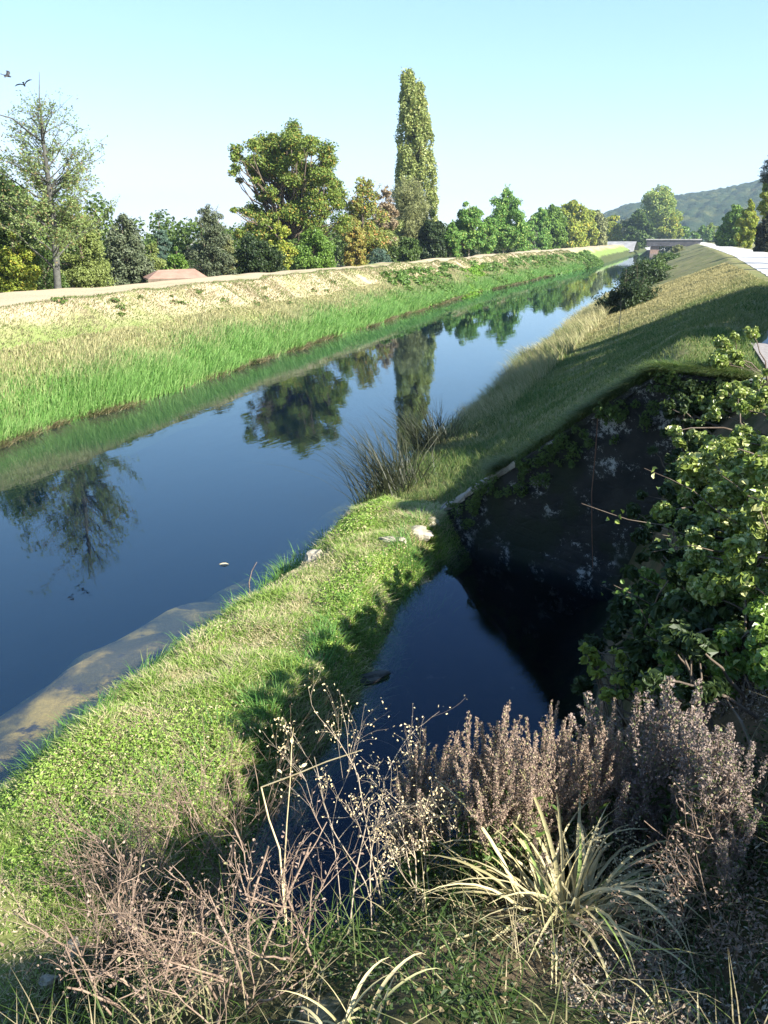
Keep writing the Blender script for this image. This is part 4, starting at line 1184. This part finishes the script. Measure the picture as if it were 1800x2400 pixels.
def stone(lab, P, s, seed, dark=False):
    gs_ = np.random.default_rng(seed)
    u = np.linspace(0, math.pi, 9); v = np.linspace(0, 2 * math.pi, 14, endpoint=False)
    U, Vv = np.meshgrid(u, v, indexing='ij')
    d = np.stack([np.sin(U) * np.cos(Vv), np.sin(U) * np.sin(Vv), np.cos(U)], -1)
    r = 1 + .45 * (vnoise(d[..., 0] * 1.7 + seed, d[..., 1] * 1.7 + d[..., 2] * 2, seed) - .5) * 2 + .1 * (vnoise(d[..., 0] * 5 + seed, d[..., 1] * 5 + d[..., 2] * 4, seed + 1) - .5)
    q = d * r[..., None] * np.array(s)
    i = np.arange(8)[:, None] * 14; j = np.arange(14)[None, :]; k = (j + 1) % 14
    F = np.stack([i + j, i + 14 + j, i + 14 + k, i + k], -1).reshape(-1, 4)
    mb = MB(); mb.add(q.reshape(-1, 3), F, True)
    mb.sm = [False]; o = mb.build('stone', M_DSTONE if dark else M_STONE); o.location = P; o.rotation_euler = (0, 0, gs_.uniform(0, 3))
    tag(o, lab, 'stone', 'pale stones on the levee')


for k, (x, y, s, lab) in enumerate(((738, 1310, (.24, .17, .12), 'large pale stone at the water edge of the levee'),
                                    (985, 1252, (.22, .16, .10), 'pale flat stone nearest the foot of the stone wall'),
                                    (940, 1268, (.10, .08, .06), 'small pale stone beside the flat stone near the wall'),
                                    (1012, 1228, (.15, .11, .08), 'rounded pale stone touching the wall coping end'),
                                    (910, 1268, (.12, .08, .06), 'small pale stone left of the pair near the wall'),
                                    (170, 2225, (.07, .06, .05), 'whitish stone in the lower left beside the dead twigs'),
                                    (112, 2300, (.06, .05, .04), 'small whitish stone lowest on the left'),
                                    (378, 1715, (.06, .04, .03), 'small pale stone in the middle of the levee grass'))):
    P = hit(x, y); P[2] += s[2] * .05
    stone(lab, P, s, 500 + k)
P = at_z(870, 1590, .35); stone('dark half-sunk stone at the shaded basin edge', (P[0], P[1], .35), (.22, .09, .06), 520, True)

# things in the canal water
P = at_z(585, 1380, 0.0)
tw = empty('drowned_twig', P, 'thin curved twig standing out of the canal shallows', 'twig')
mb = MB(); tube(mb, [(0, 0, -.15), (-.03, .05, .08), (0, .1, .25), (.06, .16, .38)], [.008, .008, .006, .004], 5); mb.build('twig', DRYTWIG, tw)
P = at_z(525, 1322, 0.012)
lf = empty('floating_leaf', P, 'pale leaf floating on the canal', 'leaf')
mb = MB(); leaves(mb, [(0, 0, 0)], [(0, 0, 1)], .16, .05, oval=True, T=np.array([[1, .5, 0]])); mb.build('leaf', STRAW, lf)

gl_ = np.random.default_rng(88)
mb = MB(); n = 260
Y = 14 + 70 * gl_.random(n) ** 1.4; X = w_left(Y) - gl_.uniform(1.8, 4.4, n)
C = np.stack([X, Y, h_left(X, Y) + .05], -1); kp = vnoise(X * .5, Y * .22, 71) > .58; C = C[kp]
clump_leaves(mb, C[::3], gl_.uniform(.12, .38, len(C[::3])), 46, .12, .08, .5, .8, gl_)
tag(mb.build('slope_weeds', leaf_mat('slope_weed_leaves', (.06, .11, .02), (.15, .20, .05), (.26, .17, .09))), 'scattered low weeds on the dry upper left bank', 'weeds', kind='stuff')

# ------------------------------------------------------------------ bush right of the basin
M_BRAM = leaf_mat('bramble_leaves', (0.10, 0.165, 0.022), (0.29, 0.34, 0.08), (0.46, 0.47, 0.20), gloss=.6, rough=.38, scale=1.5, trans=.3)
M_BRAM2 = leaf_mat('climber_leaves', (0.08, 0.16, 0.02), (0.20, 0.30, 0.055), (0.36, 0.40, 0.14), gloss=.5, rough=.4, scale=1.5, trans=.35)


def thicket(lab, pts, mat, seed, L, W, per, arch=0):
    g = np.random.default_rng(seed)
    pts = np.array(pts, float); b = pts[:, :3].mean(0); b = np.array([b[0], b[1], float(h_near(b[0:1], b[1:2])[0])])
    o = empty('thicket_bush', b, lab, 'bush', 'bushes crowding the right side of the basin')
    C = []; Rr = []
    for p in pts:
        for k in range(5):
            C.append(p[:3] + g.normal(0, p[3] * .5, 3)); Rr.append(p[3] * g.uniform(.22, .45))
    C = np.array(C) - b; Rr = np.array(Rr)
    mt = MB(); mc = MB()
    for c in C:
        q = np.array([g.uniform(-.1, .5), c[1] + g.normal(0, .25), 0]); q[2] = float(h_near(np.array([q[0] + b[0]]), np.array([q[1] + b[1]]))[0]) - b[2] - .05
        q[2] = min(q[2], c[2] - .1)
        tube(mt, curve(q, c, 6, .08, g), np.linspace(.012, .004, 6), 5)
    clump_leaves(mc, C, Rr, per, L, W, .85, .55, g, oval=True, shell=.35)
    for k in range(arch):       # long arching canes
        c = C[g.integers(len(C))]; e = c + np.array([g.uniform(-.9, -.3), g.uniform(-.4, .4), g.uniform(-.1, .45)])
        cv = curve(c, e, 6, .08, g); tube(mt, cv, np.linspace(.0045, .002, 6), 5)
        nn = 16; s = g.random(nn); P = np.array([[np.interp(a, np.linspace(0, 1, 6), cv[:, j]) for j in range(3)] for a in s]) + g.normal(0, .03, (nn, 3))
        leaves(mc, P, g.normal(0, .6, (nn, 3)) + [0, 0, .8], L, W, oval=True)
    mt.build('stem', BARK, o); mc.build('foliage', mat, o)


def bp(x, y, Y, r, off=1.5):
    d = ray(x, y); P = EYE + d * (Y / d[1])
    t = np.arange(1.2, 20, .02); Q = EYE + d * t[:, None]
    k = np.argmax(Q[:, 2] < h_near(Q[:, 0], Q[:, 1]))
    if 0 < k and Q[k, 1] - .1 < P[1]:
        P = EYE + d * max(2.5, t[k] - rng.uniform(.1, off))
    return (P[0], P[1], P[2], r)


def mass(poly, n, y0, y1, r, seed, depth=.5, off=1.5):
    """n clump centres filling an outline, Y from y0 at its top to y1 at its bottom"""
    g = np.random.default_rng(seed); poly = np.array(poly, float); out = []
    lo, hi = poly.min(0), poly.max(0)
    while len(out) < n:
        x, y = g.uniform(lo[0], hi[0]), g.uniform(lo[1], hi[1]); c = False
        for i in range(len(poly)):
            (xa, ya), (xb, yb) = poly[i], poly[i - 1]
            if (ya > y) != (yb > y) and x < (xb - xa) * (y - ya) / (yb - ya) + xa:
                c = not c
        if c:
            Y = np.interp(y, [lo[1], hi[1]], [y0, y1]) + g.uniform(-.1, depth)
            out.append(bp(x, y, Y, r * g.uniform(.6, 1.2), off))
    return out


thicket('leafy bush spilling over the wall top next to the old asphalt', mass([(1650, 850), (1700, 825), (1800, 880), (1960, 960), (1960, 1110), (1700, 1060), (1640, 990), (1665, 920)], 34, 11.6, 9.6, .27, 1), M_BRAM, 601, .046, .035, 160)
thicket('bush with round leaves halfway down the right edge', mass([(1610, 1060), (1660, 1040), (1700, 1075), (1960, 1100), (1960, 1260), (1640, 1240), (1600, 1200), (1620, 1130)], 40, 9.2, 7.6, .25, 2), M_BRAM, 602, .046, .035, 160, arch=2)
thicket('pale leaved bush reaching over the dark basin', mass([(1560, 1200), (1860, 1240), (1860, 1430), (1620, 1400), (1590, 1330), (1620, 1270), (1540, 1215)], 44, 7.9, 6.4, .23, 3, .5, .8), M_BRAM, 603, .043, .032, 160, arch=4)
thicket('lower green bush on the right above the seed heads', mass([(1540, 1390), (1860, 1400), (1860, 1560), (1700, 1580), (1560, 1600), (1490, 1520)], 36, 6.4, 4.9, .19, 4, .5, .35), M_BRAM2, 604, .040, .028, 140, arch=3)
thicket('yellow-green climber shoots hanging over the black water', [bp(1380, 1530, 5.9, .10), bp(1400, 1570, 5.8, .10), bp(1465, 1545, 5.9, .09), bp(1380, 1640, 5.4, .07), bp(1430, 1620, 5.5, .12), bp(1520, 1600, 5.4, .2)], leaf_mat('young_climber_leaves', (.16, .22, .03), (.30, .34, .06)), 605, .055, .045, 12)
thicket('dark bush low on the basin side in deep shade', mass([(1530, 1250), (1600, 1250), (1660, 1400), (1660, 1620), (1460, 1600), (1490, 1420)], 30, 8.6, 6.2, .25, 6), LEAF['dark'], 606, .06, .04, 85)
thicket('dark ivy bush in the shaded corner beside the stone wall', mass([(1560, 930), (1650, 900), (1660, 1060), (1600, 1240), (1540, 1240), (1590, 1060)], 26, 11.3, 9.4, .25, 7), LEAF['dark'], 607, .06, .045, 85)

# ------------------------------------------------------------------ foreground plants
g = np.random.default_rng(31)


# big strappy grass tuft
M_STRAP = leaf_mat('strappy_blades', (0.36, 0.32, 0.15), (0.58, 0.49, 0.28), (0.20, 0.28, 0.07), trans=.25, gloss=.4, scale=3)


def strap_tuft(lab, P, n, h, w, seed, droop=1.0, bias=None):
    g = np.random.default_rng(seed)
    o = empty('grass_tuft', P, lab, 'grass tuft', 'long-leaved grass tufts in the foreground')
    mb = MB(); seg = 9
    for k in range(n):
        az = g.uniform(0, 2 * math.pi) if bias is None else g.normal(bias[0], bias[1])
        L_ = h * g.uniform(.5, 1.15); el = g.uniform(.3, 1.4); bend = g.uniform(.9, 2.6) * droop
        p = np.array([g.normal(0, .05), g.normal(0, .05), 0]); pts = [p.copy()]
        tw = g.normal(0, .35); a = az
        for s in range(seg):
            e = el - bend * ((s + .5) / seg) ** 1.5
            a += tw / seg
            p = p + np.array([math.cos(a) * math.cos(e), math.sin(a) * math.cos(e), math.sin(e)]) * L_ / seg
            pts.append(p.copy())
        pts = np.array(pts); T = unit(np.gradient(pts, axis=0))
        up = np.array([g.normal(0, .5), g.normal(0, .5), 1.0]); S = unit(np.cross(T, up)); Nn = np.cross(S, T)
        t = np.linspace(0, 1, seg + 1); ww = (w * g.uniform(.6, 1.2) * np.clip(1.1 - t ** 2.2, .04, 1) * (.6 + .4 * np.minimum(1, t * 5)) / 2)[:, None]
        V = np.stack([pts - S * ww, pts - Nn * ww * .35, pts + S * ww], 1).reshape(-1, 3)
        i = np.arange(seg)[:, None] * 3
        mb.add(V, np.concatenate([i + [0, 1, 4, 3], i + [1, 2, 5, 4]]), True)
    mb.build('leaf_blades', M_STRAP, o)
    return o


P = hit(1320, 2190); strap_tuft('big radiating tuft of pale strappy grass in the lower right centre', (P[0], P[1], gz(P[0], P[1]) - .03), 250, .70, .017, 71)
P = hit(1350, 2040); strap_tuft('upright greener grass tuft behind the big pale one', (P[0], P[1], gz(P[0], P[1]) - .03), 70, .62, .013, 74, droop=.45)
P = hit(820, 2480); strap_tuft('pale grass tuft cut by the bottom edge', (P[0], P[1], gz(P[0], P[1]) - .02), 36, .30, .010, 72)
P = hit(1560, 2430); strap_tuft('small tuft at the bottom edge right of the big one', (P[0], P[1], gz(P[0], P[1]) - .02), 30, .25, .007, 73)

# seed-head spikes
M_SEED = leaf_mat('seed_husks', (0.16, 0.11, 0.08), (0.36, 0.27, 0.21), (0.30, 0.28, 0.14), trans=.15, scale=6, gloss=.1)
M_SEED2 = leaf_mat('grey_seed_fluff', (0.16, 0.12, 0.105), (0.33, 0.265, 0.22), (0.17, 0.20, 0.08), trans=.15, scale=6, gloss=.1)
M_SLEAF = leaf_mat('stem_leaves', (0.055, 0.11, 0.02), (0.14, 0.20, 0.05), (.3, .27, .14), scale=4)


def spike_proto(seed, H, mat, fl, rad):
    g = np.random.default_rng(seed)
    o = empty('seed_spike', (0, 0, 0), 'x', 'wild plant')
    ms = MB(); mh = MB(); ml = MB()
    top = np.array([g.normal(0, .06), g.normal(0, .06), H])
    st = curve((0, 0, 0), top, 8, .03, g); tube(ms, st, np.linspace(.0035, .0015, 8), 5)
    t = np.linspace(0, 1, 8)

    def whorl(cv, s0, s1, nw, rr):
        tc = np.linspace(0, 1, len(cv))
        for s in np.linspace(s0, s1, nw):
            q = np.array([np.interp(s, tc, cv[:, a]) for a in range(3)])
            n = int(g.integers(9, 14)); r = rr * (1.15 - .7 * (s - s0) / (s1 - s0 + 1e-6))
            d = g.normal(0, 1, (n, 3)) * [1, 1, .35]; d = unit(d) * r * g.uniform(.5, 1.1, (n, 1))
            leaves(mh, q + d, g.normal(0, 1, (n, 3)), fl * g.uniform(.7, 1.4, n), fl * .7 * g.uniform(.7, 1.3, n))
    whorl(st, .42, .99, int(H * 58), rad)
    for k in range(6):
        s = g.uniform(.35, .75); q = np.array([np.interp(s, t, st[:, a]) for a in range(3)])
        a = g.uniform(0, 6.28); e = q + np.array([math.cos(a) * .09, math.sin(a) * .09, H * g.uniform(.12, .3)])
        cv = curve(q, e, 5, .08, g); tube(ms, cv, np.linspace(.002, .001, 5), 4); whorl(cv, .25, .98, 8, rad * .75)
    n = 60; s = g.uniform(0, .55, n); q = np.stack([np.interp(s, t, st[:, a]) for a in range(3)], -1)
    leaves(ml, q + g.normal(0, .035, (n, 3)), g.normal(0, .6, (n, 3)) + [0, 0, .8], .045, .014, oval=True)
    ms.build('stem', DRYTWIG, o); mh.build('seed_head', mat, o); ml.build('foliage', M_SLEAF, o)
    return o


protoA = [spike_proto(700 + k, .72 + .07 * k, M_SEED, .0105, .020) for k in range(3)]
protoB = [spike_proto(720 + k, .66 + .06 * k, M_SEED2, .013, .030) for k in range(3)]
used = set()


def place(protos, x, y, z, k, lab, grp, sc=1.0):
    P = at_z(x, y, z); zg = gz(P[0], P[1])
    p = protos[k % 3]
    if p.name in used:
        o = copy_tree(p)
    else:
        used.add(p.name); o = p
    o.location = (P[0], P[1], zg - .02); o.rotation_euler = (g.normal(0, .09), g.normal(0, .09), g.uniform(0, 6.28))
    o.scale = (sc, sc, sc)
    o['label'] = lab; o['group'] = grp
    return o


GA = 'dried reddish seed spikes standing before the black water'
for k in range(100):
    x = g.uniform(945, 1430); top = np.interp(x, [950, 1000, 1080, 1160, 1250, 1400], [1730, 1660, 1690, 1650, 1660, 1630]) + g.uniform(-15, 200)
    P = hit(x, g.uniform(2010, 2090)); zg = P[2]; Yd = P[1]
    dt = ray(x, top); zt = 5 + dt[2] * (Yd / dt[1]); Hn = np.clip(zt - zg, .4, 1.6)
    p = protoA[k % 3]
    o = copy_tree(p) if p.name in used else p
    used.add(p.name)
    o.location = (P[0], P[1], zg - .02); s = Hn / (.72 + .07 * (k % 3)); o.scale = (.85, .85, s)
    o.rotation_euler = (g.normal(0, .07), g.normal(0, .07), g.uniform(0, 6.28))
    tag(o, 'dried reddish-brown seed spike in the stand before the black basin water', 'wild plant', GA)
GBs = 'grey fluffy seed heads massed in the right foreground'
for k in range(130):
    x = g.uniform(1180, 1720); top = np.interp(x, [1180, 1400, 1500, 1560, 1620, 1720], [1760, 1690, 1640, 1580, 1650, 1760]) + g.uniform(-30, 260)
    P = hit(x, max(g.uniform(1960, 2080), top + 150)); zg = P[2]; Yd = P[1]
    dt = ray(x, top); zt = 5 + dt[2] * (Yd / dt[1]); Hn = np.clip(zt - zg, .3, 1.5)
    p = protoB[k % 3]
    o = copy_tree(p) if p.name in used else p
    used.add(p.name)
    o.location = (P[0], P[1], zg - .02); s = Hn / (.66 + .06 * (k % 3)); o.scale = (min(s, 1.25), min(s, 1.25), s)
    o.rotation_euler = (g.normal(0, .1), g.normal(0, .1), g.uniform(0, 6.28))
    tag(o, 'grey-mauve fluffy seed head in the dense right foreground stand', 'wild plant', GBs)


# dead twiggy shrubs and dry stalks
def branch(mb, p, d, L, r, depth, g, leafs=None, spread=.6, curl=.25, kids=(2, 4), rf=.62):
    n = 6; pts = [p]; q = p.copy(); dd = unit(d)
    for k in range(n):
        dd = unit(dd + g.normal(0, curl / 2, 3)); q = q + dd * L / n; pts.append(q.copy())
    pts = np.array(pts); tube(mb, pts, np.linspace(r, r * rf, n + 1), 5)
    if leafs is not None and depth <= 1:
        leafs.append(pts[-1]); leafs.append(pts[n // 2])
    if depth > 0:
        for k in range(g.integers(kids[0], kids[1] + 1)):
            s = g.uniform(.3, 1); b = pts[int(s * n)]
            nd_ = unit(dd + g.normal(0, spread, 3) + np.array([0, 0, .1]))
            branch(mb, b, nd_, L * g.uniform(.45, .75), r * rf * .85, depth - 1, g, leafs, spread, curl, kids, rf)


def dead_shrub(name, lab, P, n, L, r, seed, az=None, tilt=.5, depth=3, grp=None, mat=None, leafsz=.012, spread=.6):
    g = np.random.default_rng(seed)
    L = L * np.linalg.norm(np.array(P) - EYE) / 3.2
    o = empty(name, P, lab, 'dead shrub' if name == 'dead_shrub' else 'dry plant', grp)
    mb = MB(); tips = []
    for k in range(n):
        a = g.uniform(0, 6.28) if az is None else g.normal(az[0], az[1])
        d = np.array([math.cos(a) * tilt, math.sin(a) * tilt, 1.0])
        branch(mb, np.array([g.normal(0, .12), g.normal(0, .12), -.03]), d, L * g.uniform(.7, 1.2), r * g.uniform(.7, 1.2), depth, g, tips, spread)
    mb.build('branch', mat or DRYTWIG, o)
    ml = MB(); tips = np.array(tips[::3] if mat is None else tips); m = len(tips)
    leaves(ml, np.repeat(tips, 2, 0) + g.normal(0, .012, (m * 2, 3)), g.normal(0, 1, (m * 2, 3)), g.uniform(.6, 1.6, m * 2) * leafsz, g.uniform(.4, .9, m * 2) * leafsz, oval=True)
    ml.build('foliage', M_SEED if mat is None else STRAW, o)
    return o


GD = 'dead brown twiggy shrubs in the lower left'
for k, (x, y, z, L, lab) in enumerate(((330, 2300, 1.3, .34, 'tangled dead brown shrub, leftmost of the foreground tangle'), (440, 2200, 1.3, .40, 'tangled dead brown shrub in the middle of the foreground tangle'),
                                       (540, 2150, 1.4, .42, 'taller dead shrub with crossing twigs beside the water'), (620, 2330, 1.8, .30, 'low dead shrub below the tall one'), (430, 2380, 1.6, .26, 'lowest dead shrub at the bottom left'),
                                       (300, 2150, 1.1, .26, 'pinkish brown dead shrub merging into the levee grass'))):
    P = hit(x, y); dead_shrub('dead_shrub', lab, (P[0], P[1], gz(P[0], P[1])), 11, L * 1.3, .0052, 800 + k, tilt=.6, grp=GD)
GT = 'tall pale stalks with small seed pods before the basin'
for k, (x, y, L, a, lab) in enumerate(((900, 2180, .70, 2.3, 'tall branching pale stalk leaning left over the basin'), (935, 2170, .62, 2.0, 'branching pale stalk beside the taller leaning one'),
                                       (720, 2200, .48, 2.1, 'shorter pale stalk with oval pods near the dead shrubs'), (985, 2140, .5, 1.8, 'pale stalk at the left foot of the seed spikes'))):
    P = hit(x, y); dead_shrub('dry_stalk', lab, (P[0], P[1], gz(P[0], P[1])), 3, L * .72, .0034, 820 + k, az=(a, .35), tilt=.45, depth=3, grp=GT, mat=DRYSTALK, leafsz=.010, spread=.38)
# broken straw: rises, then folds to a long slanting piece
Ys = 2.9


def pz(x, y, Y=Ys):
    d = ray(x, y); return EYE + d * (Y / d[1])


b0 = pz(672, 2140, 2.8); b0[2] = gz(b0[0], b0[1])
bs = empty('broken_straw', b0, 'broken yellow straw folded into a long slanting piece over the basin', 'dry stalk')
mb = MB(); tube(mb, [b - b0 for b in (b0, pz(655, 1990), pz(630, 1920), pz(612, 1845))], [.005, .0045, .004, .0035], 6)
tube(mb, [b - b0 for b in (pz(612, 1845), pz(700, 1812), pz(765, 1785), pz(850, 1757))], [.0035, .0035, .003, .002], 6); mb.build('stalk', STRAW, bs)
b1 = pz(668, 2030, 2.8); b1[2] = gz(b1[0], b1[1])
b2 = empty('straight_straw', b1, 'thin upright yellow straw with pods crossing the broken one', 'dry stalk')
mb = MB(); tube(mb, [b - b1 for b in (b1, pz(665, 2060), pz(672, 1930), pz(680, 1830), pz(684, 1735), pz(688, 1705))], [.004, .0035, .003, .0025, .002, .001], 6); mb.build('stalk', STRAW, b2)
C = np.array([pz(*q) - b1 for q in ((655, 1808), (683, 1797), (706, 1795), (713, 1793), (663, 1752), (684, 1735), (671, 1752))])
for q in C:
    mb = MB(); leaves(mb, q[None], g.normal(0, 1, (1, 3)) + [0, -1, .3], .03, .014, oval=True); mb.build('pod', STRAW, b2)

# leafy ground cover of the near bank (uncountable)
mb = MB(); n = 42000
X = g.uniform(-3.0, 1.3, n); Y = g.uniform(.9, 5.2, n); Z = h_near(X, Y); k_ = vnoise(X * 2.2, Y * 2.2, 91)
ok = (Z > .45) & (k_ > .42) & (Z < 3.3); X, Y, Z, k_ = X[ok], Y[ok], Z[ok], k_[ok]; n = len(X)
Z = Z + g.random(n) * .16 * k_
leaves(mb, np.stack([X, Y, Z], -1), g.normal(0, .6, (n, 3)) + [0, 0, .9], g.uniform(.010, .032, n), g.uniform(.007, .018, n), oval=True)
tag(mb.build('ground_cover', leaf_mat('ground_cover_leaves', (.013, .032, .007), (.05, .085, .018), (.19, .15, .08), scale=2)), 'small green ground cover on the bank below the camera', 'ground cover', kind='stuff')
mb = MB(); n = 11000
X = g.uniform(-3.2, 1.3, n); Y = g.uniform(.8, 5.4, n); Z = h_near(X, Y)
ok = (Z > .4) & (Z < 3.38) & (vnoise(X * 1.5, Y * 1.5, 95) > .36); X, Y, Z = X[ok], Y[ok], Z[ok]; n = len(X)
blades(mb, np.stack([X, Y, Z - .01], -1), g.uniform(.06, .26, n), .005, lean=g.uniform(.1, .8, n), curv=g.uniform(.2, 1.2, n), seg=3)
tag(mb.build('wild_grass', grass_mat('bank_wild_grass', (.035, .075, .015), (.11, .16, .035), None, None, (.36, .30, .17), (.45, .6), 1.5)), 'thin wild grass scattered over the bank below the camera', 'grass', kind='stuff')
# dry litter at the right
mb = MB(); n = 50000
X = g.uniform(-.35, 1.2, n); Y = g.uniform(1.2, 4.4, n); Z = h_near(X, Y); ok = (vnoise(X * 3, Y * 3, 97) > .35); X, Y, Z = X[ok], Y[ok], Z[ok]; n = len(X)
Z = Z + g.random(n) ** 2 * .10 + .005
leaves(mb, np.stack([X, Y, Z], -1), g.normal(0, .8, (n, 3)) + [0, 0, .7], g.uniform(.006, .03, n), g.uniform(.004, .012, n))
tag(mb.build('dry_litter', leaf_mat('litter', (.14, .10, .075), (.34, .27, .20), (.5, .45, .33), trans=.1, scale=3, gloss=.1)), 'dry brown plant litter on the right foreground bank', 'litter', kind='stuff')
# creamy clustered flower heads
M_CREAM = leaf_mat('cream_petals', (.48, .42, .24), (.68, .62, .42), trans=.25, scale=5, gloss=.1)
for k, (x, y, lab) in enumerate(((1420, 2110, 'creamy flower cluster right of the big grass tuft'), (1470, 2190, 'creamy flower cluster below the first one'), (1540, 2030, 'creamy flower cluster highest on the right'),
                                 (1370, 2060, 'creamy flower cluster touching the big grass tuft'), (1510, 2240, 'creamy flower cluster lowest of the group'))):
    P = hit(x, y); zg = P[2]
    o = empty('cream_flower', (P[0], P[1], zg), lab, 'wild flower', 'cream flower clusters on the right bank')
    ms = MB(); mh = MB()
    for j in range(11):
        e = np.array([g.normal(0, .10), g.normal(0, .12), g.uniform(.16, .36)]); tube(ms, curve((0, 0, -.02), e, 4, .1, g), np.linspace(.002, .001, 4), 4)
        n = 60; leaves(mh, e + g.normal(0, .028, (n, 3)), g.normal(0, 1, (n, 3)) + [0, 0, .6], .012, .009)
    ms.build('stem', DRYTWIG, o); mh.build('flower', M_CREAM, o)
# brown fine dead brush at the right edge
for k, (x, y, L, lab) in enumerate(((1740, 2000, .26, 'fine brown dead brush at the right edge'), (1700, 2150, .22, 'fine brown dead brush below, near the right corner'), (1640, 2300, .2, 'low brown brush at the bottom right'), (1780, 2260, .22, 'dead brush in the bottom right corner'))):
    P = hit(x, y); dead_shrub('dead_shrub', lab, (P[0], P[1], gz(P[0], P[1])), 9, L, .0028, 840 + k, tilt=.7, grp='brown dead brush at the right edge')

# ------------------------------------------------------------------ the air
m, nt, out = new_mat('haze_air')
pv = nd(nt, 'ShaderNodeVolumePrincipled'); pv.inputs['Color'].default_value = (.60, .80, 1, 1); pv.inputs['Density'].default_value = 0.0002; pv.inputs['Anisotropy'].default_value = 0.2
nt.links.new(pv.outputs[0], out.inputs['Volume'])
mb = MB(); box(mb, -2600, 2600, -70, 3600, -5, 190)
tag(mb.build('haze', m), 'thin blue haze in the far air', 'haze', kind='stuff')

# ------------------------------------------------------------------ view
scene.view_settings.view_transform = 'Standard'
scene.view_settings.look = 'None'
scene.view_settings.exposure = 1.85
scene.view_settings.gamma = 1.0
scene.cycles.max_bounces = 7
scene.cycles.transparent_max_bounces = 12
scene.cycles.diffuse_bounces = 3
